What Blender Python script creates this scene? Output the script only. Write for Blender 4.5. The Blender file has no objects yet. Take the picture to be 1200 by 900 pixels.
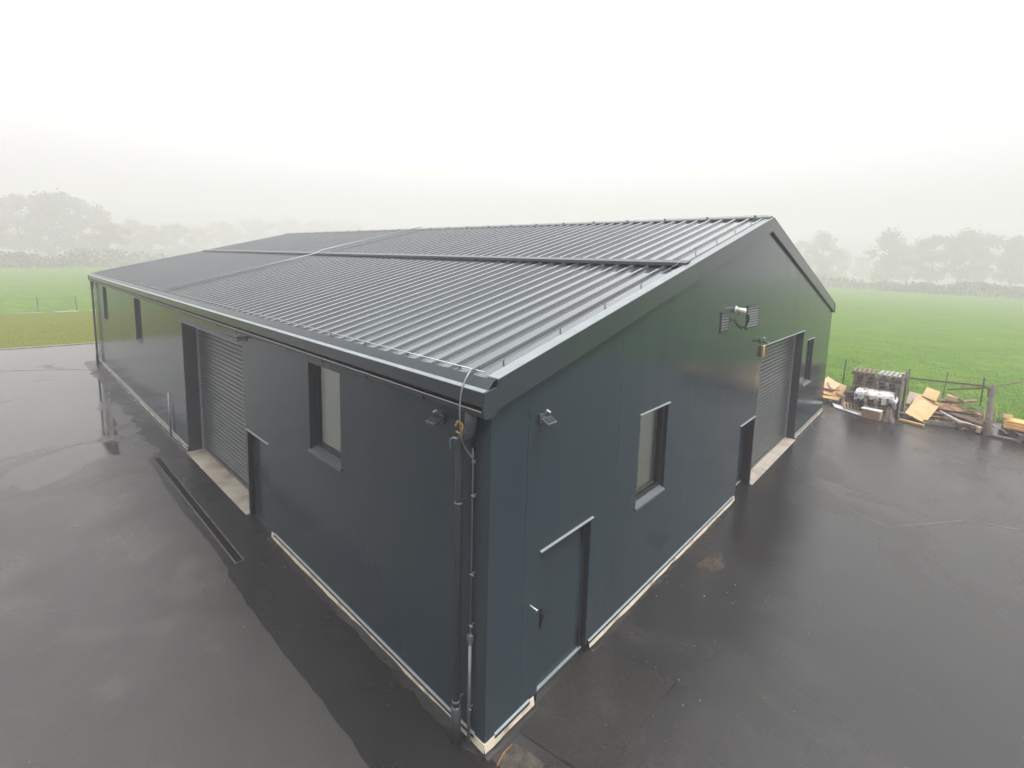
import bpy, math, random
from mathutils import Vector, Matrix, Euler
random.seed(7)
scene = bpy.context.scene
col = scene.collection

# ------------------------------------------------------------------ materials
def mat(name, base, rough=0.5, base2=None, nscale=3.0, ndetail=5.0, rough2=None, rscale=None, bump=0.0, bscale=40.0,
        metal=0.0, spec=0.5, stretch=(1, 1, 1), lo=0.35, hi=0.65, wave=0.0, wscale=0.6, coat=0.0):
    m = bpy.data.materials.new(name); m.use_nodes = True
    nt = m.node_tree; N = nt.nodes; Lk = nt.links
    b = N['Principled BSDF']
    b.inputs['Metallic'].default_value = metal
    b.inputs['Specular IOR Level'].default_value = spec
    b.inputs['Coat Weight'].default_value = coat
    b.inputs['Coat Roughness'].default_value = 0.08
    tc = N.new('ShaderNodeTexCoord'); mp = N.new('ShaderNodeMapping'); mp.inputs['Scale'].default_value = stretch
    Lk.new(tc.outputs['Object'], mp.inputs['Vector'])
    def noise(scale, detail=5.0):
        n = N.new('ShaderNodeTexNoise'); n.inputs['Scale'].default_value = scale; n.inputs['Detail'].default_value = detail
        Lk.new(mp.outputs['Vector'], n.inputs['Vector']); return n.outputs['Fac']
    def rng(src, a, c, t0, t1):
        r = N.new('ShaderNodeMapRange'); Lk.new(src, r.inputs['Value'])
        r.inputs['From Min'].default_value = a; r.inputs['From Max'].default_value = c
        r.inputs['To Min'].default_value = t0; r.inputs['To Max'].default_value = t1
        return r.outputs['Result']
    if base2:
        f = rng(noise(nscale, ndetail), lo, hi, 0, 1)
        mx = N.new('ShaderNodeMix'); mx.data_type = 'RGBA'
        Lk.new(f, mx.inputs['Factor']); mx.inputs[6].default_value = (*base, 1); mx.inputs[7].default_value = (*base2, 1)
        Lk.new(mx.outputs[2], b.inputs['Base Color'])
    else:
        b.inputs['Base Color'].default_value = (*base, 1)
    if rough2 is not None:
        Lk.new(rng(noise(rscale or nscale, 6), 0.35, 0.65, rough, rough2), b.inputs['Roughness'])
    else:
        b.inputs['Roughness'].default_value = rough
    prev = None
    if wave:
        bp = N.new('ShaderNodeBump'); bp.inputs['Strength'].default_value = 1.0; bp.inputs['Distance'].default_value = wave
        Lk.new(noise(wscale, 1.0), bp.inputs['Height']); prev = bp.outputs['Normal']
    if bump:
        bp = N.new('ShaderNodeBump'); bp.inputs['Strength'].default_value = bump; bp.inputs['Distance'].default_value = 0.01
        Lk.new(noise(bscale, 4), bp.inputs['Height'])
        if prev: Lk.new(prev, bp.inputs['Normal'])
        prev = bp.outputs['Normal']
    if prev: Lk.new(prev, b.inputs['Normal'])
    return m

M = {}
M['wall'] = mat('wall_metal', (.027, .047, .060), .13, (.0305, .0505, .0635), 2.6, rough2=.20, rscale=1.6, wave=.004, wscale=.7, spec=.5, stretch=(1, 1, .10))
M['wall_dark'] = mat('trim_metal_dark', (.020, .030, .036), .32, (.023, .033, .040), 4.0, spec=.4)
M['roof'] = mat('roof_sheet_metal', (.088, .104, .114), .06, (.102, .119, .129), 1.6, rough2=.10, rscale=1.2, spec=.6, metal=.25, coat=1.0, stretch=(.12, 1, 1))
M['trim'] = mat('flashing_metal', (.040, .053, .062), .24, (.043, .056, .065), 3.0, spec=.5)
M['bright'] = mat('skylit_pale_metal', (.24, .275, .29), .30, (.28, .315, .33), 5.0)  # lighter copy of the flashing metal, sky shine painted into drip edges and eave ledge
M['sill'] = mat('sill_metal', (.085, .098, .107), .3, (.10, .113, .122), 5.0)
M['zinc'] = mat('galvanised_steel', (.34, .36, .37), .38, (.26, .28, .29), 9.0, metal=.7)
M['rail'] = mat('aluminium_rail', (.42, .44, .45), .35, metal=.6)
M['slat'] = mat('roller_slat_metal', (.062, .074, .080), .30, (.075, .087, .092), 2.0, spec=.5, metal=.25)
M['gutter'] = mat('gutter_metal', (.042, .045, .047), .38, (.06, .06, .058), 6.0)
M['pipe'] = mat('downpipe_metal', (.060, .072, .078), .36, (.072, .084, .09), 3.0)
M['plinth'] = mat('plinth_concrete', (.74, .65, .51), .85, (.40, .33, .25), 5.0, lo=.50, hi=.72, bump=.5, bscale=30)
M['apron'] = mat('apron_concrete', (.46, .42, .35), .7, (.27, .23, .18), 1.4, bump=.25, bscale=40, lo=.42, hi=.66)
M['black'] = mat('black_plastic', (.010, .010, .011), .5, spec=.25)
M['rubber'] = mat('grate_iron', (.003, .003, .003), .8, (.005, .005, .005), 12, spec=.05)
M['frame_iron'] = mat('channel_edge', (.10, .097, .09), .6, (.05, .048, .045), 12, spec=.2)
M['white'] = mat('white_plastic', (.78, .78, .76), .4)
M['blind'] = mat('window_blind', (.90, .93, .86), .8, (.88, .91, .84), 2.0)
M['vest'] = mat('hi_vis_fabric', (.55, .72, .05), .8, (.45, .6, .05), 6)
M['yellow_plastic'] = mat('yellow_plastic', (.75, .42, .06), .4)
M['amber'] = mat('amber_tone', (.80, .55, .20), .35)
M['lamp_grey'] = mat('lamp_housing', (.16, .17, .18), .35, metal=.4)
M['lamp_glass'] = mat('lamp_front', (.45, .47, .48), .15)
M['white_sheet'] = mat('white_board', (.78, .78, .77), .45, (.68, .68, .67), 2.0)
M['tarp'] = mat('white_foil', (.66, .66, .64), .35, (.16, .15, .14), 6.0, lo=.52, hi=.64, bump=.5, bscale=8)
M['yellow_ply'] = mat('yellow_formwork_ply', (.60, .37, .15), .6, (.74, .52, .28), 2.2, bump=.2, bscale=20)
M['yellow_beam'] = mat('yellow_timber', (.68, .40, .12), .6, (.78, .52, .22), 4.0, stretch=(1, 6, 6))
M['pale_wood'] = mat('pale_sawn_wood', (.62, .45, .26), .7, (.70, .54, .34), 3.0)
M['brown_wood'] = mat('brown_wood', (.17, .105, .070), .8, (.28, .18, .12), 4.0, bump=.4, bscale=25)
M['rot_wood'] = mat('red_brown_wood', (.30, .16, .09), .75, (.42, .25, .14), 3.0, bump=.4, bscale=20)
M['scrap'] = mat('scrap_wood', (.10, .062, .042), .85, (.34, .22, .14), 2.2, lo=.4, hi=.6, bump=.4, bscale=25)
M['grey_wood'] = mat('weathered_grey_wood', (.20, .175, .14), .85, (.30, .265, .215), 5.0, bump=.4, bscale=30)
M['pallet_old'] = mat('old_pallet_wood', (.125, .095, .070), .85, (.205, .160, .118), 5.0, bump=.4, bscale=30)
M['pallet_dark'] = mat('wet_pallet_wood', (.095, .065, .050), .75, (.15, .105, .08), 5.0, bump=.4, bscale=30)
M['pallet_new'] = mat('newer_pallet_wood', (.33, .23, .14), .8, (.42, .31, .20), 5.0, bump=.4, bscale=30)
M['pallet_top'] = mat('bleached_pallet_wood', (.27, .255, .235), .6, (.36, .345, .32), 5.0)
M['cardboard'] = mat('cardboard', (.46, .29, .17), .8, (.52, .34, .21), 4.0)
M['pink_board'] = mat('pinkish_board', (.52, .40, .34), .7, (.58, .46, .40), 2.0)
M['bag'] = mat('grey_sack', (.13, .11, .105), .7, (.19, .165, .155), 5.0)
M['cloth'] = mat('pale_cloth', (.42, .35, .31), .8, (.50, .43, .38), 5.0)
M['post'] = mat('green_steel_post', (.025, .05, .035), .5)
M['wire'] = mat('fence_wire', (.16, .17, .16), .5, metal=.5)
M['rust'] = mat('rusty_bar', (.12, .085, .055), .8, (.17, .12, .08), 8)
M['bark'] = mat('tree_bark', (.075, .062, .048), .9, (.11, .092, .072), 5)
M['kerb'] = mat('kerb_concrete', (.36, .34, .29), .85, (.26, .24, .19), 4)
M['joint'] = mat('joint_sealant', (.22, .215, .205), .5, (.09, .088, .083), 3)
M['pebble'] = mat('pale_stone_chips', (.14, .13, .12), .8, (.36, .34, .31), 300)
M['rubble'] = mat('brown_rubble', (.022, .015, .011), .9, (.075, .055, .042), 24, bump=.8, bscale=60)
M['slab'] = mat('mossy_stone', (.028, .023, .017), .85, (.075, .066, .052), 14, bump=.6, bscale=50)
M['rust_edge'] = mat('rusty_edge', (.40, .17, .045), .85, (.28, .12, .04), 20)

def leafmat(name, a, b):
    m = mat(name, a, .7, b, .8, spec=.2)
    return m
M['leaf_a'] = leafmat('leaf_olive', (.085, .085, .050), (.125, .115, .070))
M['leaf_b'] = leafmat('leaf_brownish', (.120, .100, .066), (.165, .135, .090))
M['leaf_c'] = leafmat('leaf_dark', (.070, .072, .048), (.100, .100, .062))
M['hedge'] = leafmat('hedge_leaf', (.13, .115, .08), (.17, .145, .105))

# glass: thin pane
def glassmat():
    m = bpy.data.materials.new('thin_glass'); m.use_nodes = True
    nt = m.node_tree; nt.nodes.clear()
    o = nt.nodes.new('ShaderNodeOutputMaterial'); t = nt.nodes.new('ShaderNodeBsdfTransparent'); g = nt.nodes.new('ShaderNodeBsdfGlossy')
    f = nt.nodes.new('ShaderNodeFresnel'); f.inputs['IOR'].default_value = 1.6; mx = nt.nodes.new('ShaderNodeMixShader')
    t.inputs['Color'].default_value = (.95, .97, .95, 1); g.inputs['Roughness'].default_value = .03
    nt.links.new(f.outputs[0], mx.inputs[0]); nt.links.new(t.outputs[0], mx.inputs[1]); nt.links.new(g.outputs[0], mx.inputs[2])
    nt.links.new(mx.outputs[0], o.inputs['Surface']); return m
M['glass'] = glassmat()

# wet asphalt
def asphalt(name, dark, light, r_wet=.10, r_dry=.50, puddles=False, spec=.78):
    m = bpy.data.materials.new(name); m.use_nodes = True
    nt = m.node_tree; N = nt.nodes; Lk = nt.links; b = N['Principled BSDF']
    tc = N.new('ShaderNodeTexCoord')
    def noise(scale, detail=6, rough=.55, dist=0.0, vec=None):
        n = N.new('ShaderNodeTexNoise'); n.inputs['Scale'].default_value = scale; n.inputs['Detail'].default_value = detail
        n.inputs['Roughness'].default_value = rough; n.inputs['Distortion'].default_value = dist
        Lk.new(vec or tc.outputs['Object'], n.inputs['Vector']); return n.outputs['Fac']
    def rng(src, a, c, t0, t1, smooth=False):
        r = N.new('ShaderNodeMapRange'); Lk.new(src, r.inputs['Value'])
        if smooth: r.interpolation_type = 'SMOOTHSTEP'
        for k, v in zip(('From Min', 'From Max', 'To Min', 'To Max'), (a, c, t0, t1)): r.inputs[k].default_value = v
        return r.outputs['Result']
    def math_(op, x, y):
        n = N.new('ShaderNodeMath'); n.operation = op; n.use_clamp = True
        for i, v in enumerate((x, y)):
            if isinstance(v, (int, float)): n.inputs[i].default_value = v
            else: Lk.new(v, n.inputs[i])
        return n.outputs[0]
    def mixc(f, a, c):
        n = N.new('ShaderNodeMix'); n.data_type = 'RGBA'; Lk.new(f, n.inputs['Factor'])
        for i, v in ((6, a), (7, c)):
            if isinstance(v, tuple): n.inputs[i].default_value = (*v, 1)
            else: Lk.new(v, n.inputs[i])
        return n.outputs[2]
    broad = noise(.28, 5, .6, .6); mid = noise(1.7, 6, .6); fine = noise(60, 4, .75)
    f = math_('ADD', rng(broad, .34, .66, 0, .6), rng(mid, .3, .7, 0, .4))
    c = mixc(f, dark, light)
    c = mixc(rng(fine, .42, .70, 0, .75), c, tuple(min(1, v * 1.9) for v in light))
    # drier, dustier smears
    smear = rng(noise(1.9, 8, .68, 1.0), .58, .78, 0, .6)
    c = mixc(smear, c, tuple(v * 1.8 for v in light))
    scuff = rng(noise(.55, 7, .6, 1.6), .53, .68, 0, .5, True)
    c = mixc(scuff, c, tuple(v * 1.9 for v in light))
    Lk.new(c, b.inputs['Base Color'])
    wet = rng(noise(.42, 5, .58, .8), .30, .70, 0, 1, True)
    if puddles:      # the side in front of the gable is still soaked, the other side has begun to dry
        sx = N.new('ShaderNodeSeparateXYZ'); Lk.new(tc.outputs['Object'], sx.inputs[0])
        side = rng(math_('ADD', rng(sx.outputs['X'], -1.5, 3.0, 0, .7), rng(noise(.5, 5, .6, .5), .3, .7, 0, .3)), .25, .75, 0, 1, True)
        nw = N.new('ShaderNodeMix'); nw.data_type = 'FLOAT'; Lk.new(side, nw.inputs[0]); Lk.new(rng(wet, 0, 1, 0, .60), nw.inputs[2]); Lk.new(rng(wet, 0, 1, .25, .95), nw.inputs[3]); wet = nw.outputs[0]
        dk = N.new('ShaderNodeMix'); dk.data_type = 'RGBA'; dk.blend_type = 'MULTIPLY'; dk.inputs[0].default_value = 1
        cc = N.new('ShaderNodeCombineColor'); g_ = rng(side, 0, 1, 1.45, .70)
        for i_ in range(3): Lk.new(g_, cc.inputs[i_])
        Lk.new(c, dk.inputs[6]); Lk.new(cc.outputs[0], dk.inputs[7]); Lk.new(dk.outputs[2], b.inputs['Base Color'])
    rough = rng(wet, 0, 1, r_dry, r_wet)
    bstr = rng(wet, 0, 1, .40, .14)
    if puddles:
        pm = rng(noise(.33, 6, .6, .9), .50, .56, 0, 1, True)
        sep = N.new('ShaderNodeSeparateXYZ'); Lk.new(tc.outputs['Object'], sep.inputs[0])
        # standing water gathers at the low far end of the yard
        area = rng(sep.outputs['Y'], 7.0, 17.0, 0.0, 1.0, True)
        pm2 = rng(math_('ADD', noise(.33, 6, .6, .9), rng(area, 0, 1, -.30, .16)), .47, .56, 0, 1, True)
        rough = rng(pm2, 0, 1, 0, 1)
        n = N.new('ShaderNodeMix'); n.data_type = 'FLOAT'; Lk.new(pm2, n.inputs[0]); 
        Lk.new(rng(wet, 0, 1, r_dry, r_wet), n.inputs[2]); n.inputs[3].default_value = .05
        rough = n.outputs[0]
        n2 = N.new('ShaderNodeMix'); n2.data_type = 'FLOAT'; Lk.new(pm2, n2.inputs[0]); Lk.new(bstr, n2.inputs[2]); n2.inputs[3].default_value = .01
        bstr = n2.outputs[0]
    Lk.new(rough, b.inputs['Roughness'])
    b.inputs['Specular IOR Level'].default_value = spec
    bp = N.new('ShaderNodeBump'); bp.inputs['Distance'].default_value = .006
    Lk.new(bstr, bp.inputs['Strength']); Lk.new(noise(130, 2, .6), bp.inputs['Height'])
    Lk.new(bp.outputs['Normal'], b.inputs['Normal'])
    return m
M['asphalt'] = asphalt('wet_asphalt', (.009, .0085, .008), (.026, .0248, .0232), .15, .40, puddles=True)
M['asphalt_new'] = asphalt('newer_asphalt', (.0055, .0052, .005), (.013, .0124, .0118), .22, .38, spec=.36)
M['asphalt_patch'] = asphalt('patched_asphalt', (.007, .0066, .0062), (.030, .029, .027),   .20, .42, spec=.4)

def grassmat(name, a, b, c2, sx=(.25, 1.0, 1)):
    m = bpy.data.materials.new(name); m.use_nodes = True
    nt = m.node_tree; N = nt.nodes; Lk = nt.links; bs = N['Principled BSDF']
    tc = N.new('ShaderNodeTexCoord'); mp = N.new('ShaderNodeMapping'); mp.inputs['Scale'].default_value = sx
    Lk.new(tc.outputs['Object'], mp.inputs['Vector'])
    def noise(s, d, v):
        n = N.new('ShaderNodeTexNoise'); n.inputs['Scale'].default_value = s; n.inputs['Detail'].default_value = d; n.inputs['Roughness'].default_value = .65
        Lk.new(v, n.inputs['Vector']); r = N.new('ShaderNodeMapRange'); Lk.new(n.outputs['Fac'], r.inputs['Value'])
        r.inputs['From Min'].default_value = .36; r.inputs['From Max'].default_value = .64; return r.outputs['Result'], n.outputs['Fac']
    f1, _ = noise(1.4, 7, mp.outputs['Vector']); f2, h = noise(5, 5, mp.outputs['Vector'])
    m1 = N.new('ShaderNodeMix'); m1.data_type = 'RGBA'; Lk.new(f1, m1.inputs[0]); m1.inputs[6].default_value = (*a, 1); m1.inputs[7].default_value = (*b, 1)
    mm = N.new('ShaderNodeMath'); mm.operation = 'MULTIPLY'; Lk.new(f2, mm.inputs[0]); mm.inputs[1].default_value = .5
    m2 = N.new('ShaderNodeMix'); m2.data_type = 'RGBA'; Lk.new(mm.outputs[0], m2.inputs[0]); Lk.new(m1.outputs[2], m2.inputs[6]); m2.inputs[7].default_value = (*c2, 1)
    Lk.new(m2.outputs[2], bs.inputs['Base Color']); bs.inputs['Roughness'].default_value = .85; bs.inputs['Specular IOR Level'].default_value = .03
    bp = N.new('ShaderNodeBump'); bp.inputs['Strength'].default_value = .3; bp.inputs['Distance'].default_value = .08
    Lk.new(h, bp.inputs['Height']); Lk.new(bp.outputs['Normal'], bs.inputs['Normal'])
    return m
M['field'] = grassmat('meadow_grass', (.072, .158, .010), (.132, .228, .018), (.052, .116, .008), (.5, .16, 1))
M['lawn'] = grassmat('mown_lawn', (.112, .140, .004), (.140, .162, .005), (.085, .112, .004), (.2, .6, 1))
M['blade'] = mat('grass_blade', (.080, .172, .008), .7, (.132, .232, .014), .5, spec=.1)
M['blade_dry'] = mat('lawn_blade', (.130, .165, .004), .7, (.170, .195, .006), .5, spec=.1)

# ------------------------------------------------------------------ mesh helpers
class MB:
    def __init__(s): s.v = []; s.f = []
    def add(s, vs, fs):
        o = len(s.v); s.v += [tuple(p) for p in vs]; s.f += [tuple(o + i for i in f) for f in fs]
    def quad(s, a, b, c, d): s.add([a, b, c, d], [(0, 1, 2, 3)])
    def box(s, a, b):
        x0, x1 = sorted((a[0], b[0])); y0, y1 = sorted((a[1], b[1])); z0, z1 = sorted((a[2], b[2]))
        s.add([(x0, y0, z0), (x1, y0, z0), (x1, y1, z0), (x0, y1, z0), (x0, y0, z1), (x1, y0, z1), (x1, y1, z1), (x0, y1, z1)],
              [(0, 3, 2, 1), (4, 5, 6, 7), (0, 1, 5, 4), (1, 2, 6, 5), (2, 3, 7, 6), (3, 0, 4, 7)])
    def xbox(s, mtx, sx, sy, sz):
        p = [mtx @ Vector((x * sx / 2, y * sy / 2, z * sz / 2)) for z in (-1, 1) for x, y in ((-1, -1), (1, -1), (1, 1), (-1, 1))]
        s.add(p, [(0, 3, 2, 1), (4, 5, 6, 7), (0, 1, 5, 4), (1, 2, 6, 5), (2, 3, 7, 6), (3, 0, 4, 7)])
    def prism(s, prof, a, b, mapf):
        """prof = closed 2-D outline, extruded from parameter a to b; mapf(p, t) -> 3-D"""
        n = len(prof)
        s.add([mapf(p, a) for p in prof] + [mapf(p, b) for p in prof],
              [tuple((i, (i + 1) % n, n + (i + 1) % n, n + i)) for i in range(n)] + [tuple(range(n))[::-1], tuple(range(n, 2 * n))])
    def strip(s, prof, a, b, mapf):
        n = len(prof)
        s.add([mapf(p, a) for p in prof] + [mapf(p, b) for p in prof], [(i, i + 1, n + i + 1, n + i) for i in range(n - 1)])
    def tube(s, pts, r, n=10, cap=True):
        pts = [Vector(p) for p in pts]; rs = r if isinstance(r, (list, tuple)) else [r] * len(pts)
        o = len(s.v); up = None
        for i, p in enumerate(pts):
            t = (pts[min(i + 1, len(pts) - 1)] - pts[max(i - 1, 0)]).normalized()
            if up is None: up = t.orthogonal().normalized()
            up = (up - t * up.dot(t)).normalized(); w = t.cross(up)
            for k in range(n):
                a = 2 * math.pi * k / n; s.v.append(tuple(p + (up * math.cos(a) + w * math.sin(a)) * rs[i]))
        for i in range(len(pts) - 1):
            for k in range(n):
                a, b = o + i * n + k, o + i * n + (k + 1) % n; s.f.append((a, b, b + n, a + n))
        if cap:
            s.f.append(tuple(o + k for k in range(n))[::-1]); s.f.append(tuple(o + (len(pts) - 1) * n + k for k in range(n)))
    def build(s, name, m, parent=None, smooth=False, bevel=0.0):
        me = bpy.data.meshes.new(name); me.from_pydata(s.v, [], s.f); me.update()
        if smooth:
            me.polygons.foreach_set('use_smooth', [True] * len(me.polygons))
        ob = bpy.data.objects.new(name, me); col.objects.link(ob)
        me.materials.append(M[m] if isinstance(m, str) else m)
        if parent:
            ob.parent = parent
            ob.matrix_parent_inverse = Matrix.Identity(4)
            me.transform(Matrix.Translation(-world_loc(parent)))
        if bevel:
            b = ob.modifiers.new('bevel', 'BEVEL'); b.width = bevel; b.segments = 1; b.limit_method = 'ANGLE'
        return ob
def world_loc(o):
    p = Vector((0, 0, 0))
    while o is not None:
        p += o.location; o = o.parent
    return p
def empty(name, loc, label, cat, group=None):
    o = bpy.data.objects.new(name, None); col.objects.link(o); o.location = loc; o.empty_display_size = .2
    o['label'] = label; o['category'] = cat
    if group: o['group'] = group
    return o
def tag(o, label, cat, group=None):
    o['label'] = label; o['category'] = cat
    if group: o['group'] = group
    return o
def structure(o): o['kind'] = 'structure'; return o
def stuff(o, label=None, cat=None):
    o['kind'] = 'stuff'
    if label: o['label'] = label; o['category'] = cat
    return o
def recentre(o, base=True):
    """move a one-mesh thing's origin to its base"""
    me = o.data; xs = [v.co for v in me.vertices]
    c = sum(xs, Vector()) / len(xs); c.z = min(v.z for v in xs)
    me.transform(Matrix.Translation(-c)); o.location = c
    return o

# ------------------------------------------------------------------ the warehouse
W, Lh, OV, VV = 17.17, 26.48, .145, .05
K = .268
XR = W / 2
def rz(x):          # roof plane (pan level), near slope
    return 4.0 + (x + OV) * K if x <= XR else 4.0 + (W - x + OV) * K
B = empty('warehouse', (0, 0, 0), 'dark anthracite metal-clad warehouse with ribbed pitched roof standing on wet asphalt', 'warehouse')

G_OPEN = [(.84, 1.84, .03, 1.93), (3.02, 3.93, 1.60, 3.05), (7.70, 8.70, .03, 1.73), (8.77, 13.00, .015, 3.42), (13.55, 14.50, 1.62, 3.07)]
E_OPEN = [(3.07, 4.07, 2.20, 3.60), (5.82, 6.89, .03, 1.79), (6.96, 11.37, .015, 3.49), (16.30, 17.30, 2.20, 3.63), (22.90, 23.92, 2.20, 3.63)]
DEP = {('g', 0): .09, ('g', 1): .09, ('g', 2): .22, ('g', 3): .26, ('g', 4): .12, ('e', 0): .13, ('e', 1): .11, ('e', 2): .34, ('e', 3): .15, ('e', 4): .15}
def Pm(ax):
    return (lambda u, d, z: (u, d, z)) if ax == 'g' else (lambda u, d, z: (d, u, z))
def bx(mb, ax, u0, u1, d0, d1, z0, z1):
    P = Pm(ax); mb.box(P(u0, d0, z0), P(u1, d1, z1))
def make_wall(name, ax, length, opens, seams, topf, extra):
    mb = MB(); P = Pm(ax)
    us = {0, length}
    for a, b, _, _ in opens: us |= {a, b}
    for s in seams: us |= {s - .002, s + .002}
    us |= set(extra); us = sorted(us)
    for u0, u1 in zip(us, us[1:]):
        mid = (u0 + u1) / 2
        groove = any(abs(mid - s) < .0025 for s in seams)
        d = .008 if groove else 0.0
        spans = [(.11, None)]
        for a, b, z0, z1 in opens:
            if a < mid < b:
                ns = []
                for lo, hi in spans:
                    if hi is None or hi > z0:
                        if z0 > lo: ns.append((lo, z0))
                        ns.append((z1, hi))
                    else: ns.append((lo, hi))
                spans = ns
        for lo, hi in spans:
            h0, h1 = (topf(u0), topf(u1)) if hi is None else (hi, hi)
            if groove: mb.quad(P(u0, d, lo), P(u1, d, lo), P(u1, d, h1), P(u0, d, h0)); continue
            mb.quad(P(u0, 0, lo), P(u1, 0, lo), P(u1, 0, h1), P(u0, 0, h0))
    for s in seams:   # groove cheeks
        pass
    return mb
gseams = [.55, 2.42, 4.84, 6.46, 8.25, 13.3, 15.2]
eseams = [.24, 14.6, 21.4, 26.2]
gw = make_wall('gable_wall', 'g', W, G_OPEN, [s for s in gseams if not any(a - .05 < s < b + .05 for a, b, _, _ in G_OPEN)], lambda u: rz(u) - .02, [XR]).build('gable_wall', 'wall', B)
sw = make_wall('side_wall', 'e', Lh, E_OPEN, [s for s in eseams if not any(a - .05 < s < b + .05 for a, b, _, _ in E_OPEN)], lambda u: 4.0, []).build('side_wall', 'wall', B)
mb = MB(); mb.quad((W, 0, .11), (W, Lh, .11), (W, Lh, 4.0), (W, 0, 4.0)); mb.build('side_wall', 'wall', B)
mb = MB(); mb.add([(0, Lh, .11), (W, Lh, .11), (W, Lh, rz(W) - .02), (XR, Lh, rz(XR) - .02), (0, Lh, rz(0) - .02)], [(0, 1, 2, 3, 4)]); mb.build('gable_wall', 'wall', B)

# reveals
for ax, opens in (('g', G_OPEN), ('e', E_OPEN)):
    for i, (a, b, z0, z1) in enumerate(opens):
        d = DEP[ax, i]; P = Pm(ax); mb = MB()
        low = z0 if z0 > .5 else 0.0
        mb.quad(P(a, 0, low), P(a, d + .10, low), P(a, d + .10, z1), P(a, 0, z1))
        mb.quad(P(b, 0, low), P(b, d + .10, low), P(b, d + .10, z1), P(b, 0, z1))
        mb.quad(P(a, 0, z1), P(b, 0, z1), P(b, d + .10, z1), P(a, d + .10, z1))
        mb.build('reveal', 'wall_dark', B)
# mullions between each roller door and the door beside it
mb = MB(); bx(mb, 'g', 8.70, 8.77, .003, .3, 0, 1.73); mb.build('door_post', 'wall_dark', B)
mb = MB(); bx(mb, 'e', 6.89, 6.96, .003, .3, 0, 1.79); mb.build('door_post', 'wall_dark', B)

# head trims and sills, drip flashing, plinth
def drip(ax, segs):
    for a, b in segs:
        mb = MB(); P = Pm(ax)
        prof = [(0.0, .126), (-.018, .126), (-.018, .086), (-.014, .086), (-.014, .122), (0.0, .122)]
        mb.prism(prof, a, b, lambda p, t: P(t, p[0], p[1])); fl = mb.build('drip_flashing', 'trim', B)
        mb = MB(); mb.prism([(0.0, .142), (-.021, .129), (-.021, .1265), (0.0, .1265)], a, b, lambda p, t: P(t, p[0], p[1])); mb.build('drip_edge', 'bright', fl)  # upper edge coloured pale for the sky it catches
drip('g', [(.14, .70), (1.90, 7.55), (13.04, 17.10)])
drip('e', [(.16, 5.66), (11.42, 26.3)])
mb = MB()
for ax, segs in (('g', [(-.012, .78), (1.92, 7.64), (13.04, W + .01)]), ('e', [(-.0115, 5.78), (11.42, Lh)])):
    P = Pm(ax)
    for a, b in segs:
        n = max(2, int((b - a) / .35)); prev = None
        mb2 = MB()
        for i in range(n + 1):
            t = a + (b - a) * i / n; j = random.uniform(-.012, .012) if 0 < i < n else 0
            cur = [P(t, .02, .125), P(t, -.006, .114), P(t, -.022 + j * .8, .02 + j), P(t, -.024 + j * .8, -.02)]
            if prev:
                for q in range(3): mb2.quad(prev[q], cur[q], cur[q + 1], prev[q + 1])
            prev = cur
        mb2.build('plinth', 'plinth', B)
def head(ax, a, b, z, proj=.028, h=.018):
    mb = MB(); P = Pm(ax)
    mb.prism([(0.002, z + h), (-proj, z + h * .55), (-proj, z + .002), (-proj + .006, z + .002), (-proj + .006, z + h * .4), (.002, z + h * .8)], a - .03, b + .03, lambda p, t: P(t, p[0], p[1]))
    return mb.build('head_flashing', 'bright', B)
def sill(ax, a, b, z, d):
    mb = MB(); P = Pm(ax)
    mb.prism([(d, z + .055), (-.028, z + .002), (-.028, z - .035), (-.023, z - .035), (-.023, z - .006), (d, z + .04)], a - .02, b + .02, lambda p, t: P(t, p[0], p[1]))
    return mb
for ax, opens in (('g', G_OPEN), ('e', E_OPEN)):
    for i, (a, b, z0, z1) in enumerate(opens):
        if ax == 'e' and i in (0, 3, 4): continue       # those heads sit right under the gutter
        head(ax, a, b, z1, *((.10, .03) if (ax, i) == ('e', 2) else ()))

# windows
def window(ax, i):
    a, b, z0, z1 = (G_OPEN if ax == 'g' else E_OPEN)[i]; d = DEP[ax, i]
    fr = MB(); t = .05
    bx(fr, ax, a + .002, a + t, d - .03, d + .04, z0 + .05, z1 - .002); bx(fr, ax, b - t, b - .002, d - .03, d + .04, z0 + .05, z1 - .002)
    bx(fr, ax, a + t, b - t, d - .03, d + .04, z1 - t, z1 - .002); bx(fr, ax, a + t, b - t, d - .03, d + .04, z0 + .05, z0 + .05 + t)
    w = fr.build('window', 'wall_dark', B)
    P = Pm(ax); g = MB(); q4 = [P(a + t, d, z0 + .05 + t), P(b - t, d, z0 + .05 + t), P(b - t, d, z1 - t), P(a + t, d, z1 - t)]
    g.quad(*(q4 if ax == 'g' else q4[::-1])); g.build('glass_pane', 'glass', w)
    s = sill(ax, a, b, z0, d - .03); s.build('sill', 'sill', w)
    bl = MB()
    dd = d + (.135 if (ax, i) == ('g', 1) else .045)
    bl.quad(P(a - .1, dd, z0), P(b + .1, dd, z0), P(b + .1, dd, z1 + .05), P(a - .1, dd, z1 + .05))
    if (ax, i) == ('g', 1):
        bl.quad(P(a - .1, d + .041, z0 + .06), P(b + .1, d + .041, z0 + .06), P(b + .1, dd, z0 + .06), P(a - .1, dd, z0 + .06))
    bl.build('blind', 'blind', w)
window('g', 1); window('g', 4); window('e', 0); window('e', 3); window('e', 4)

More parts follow.
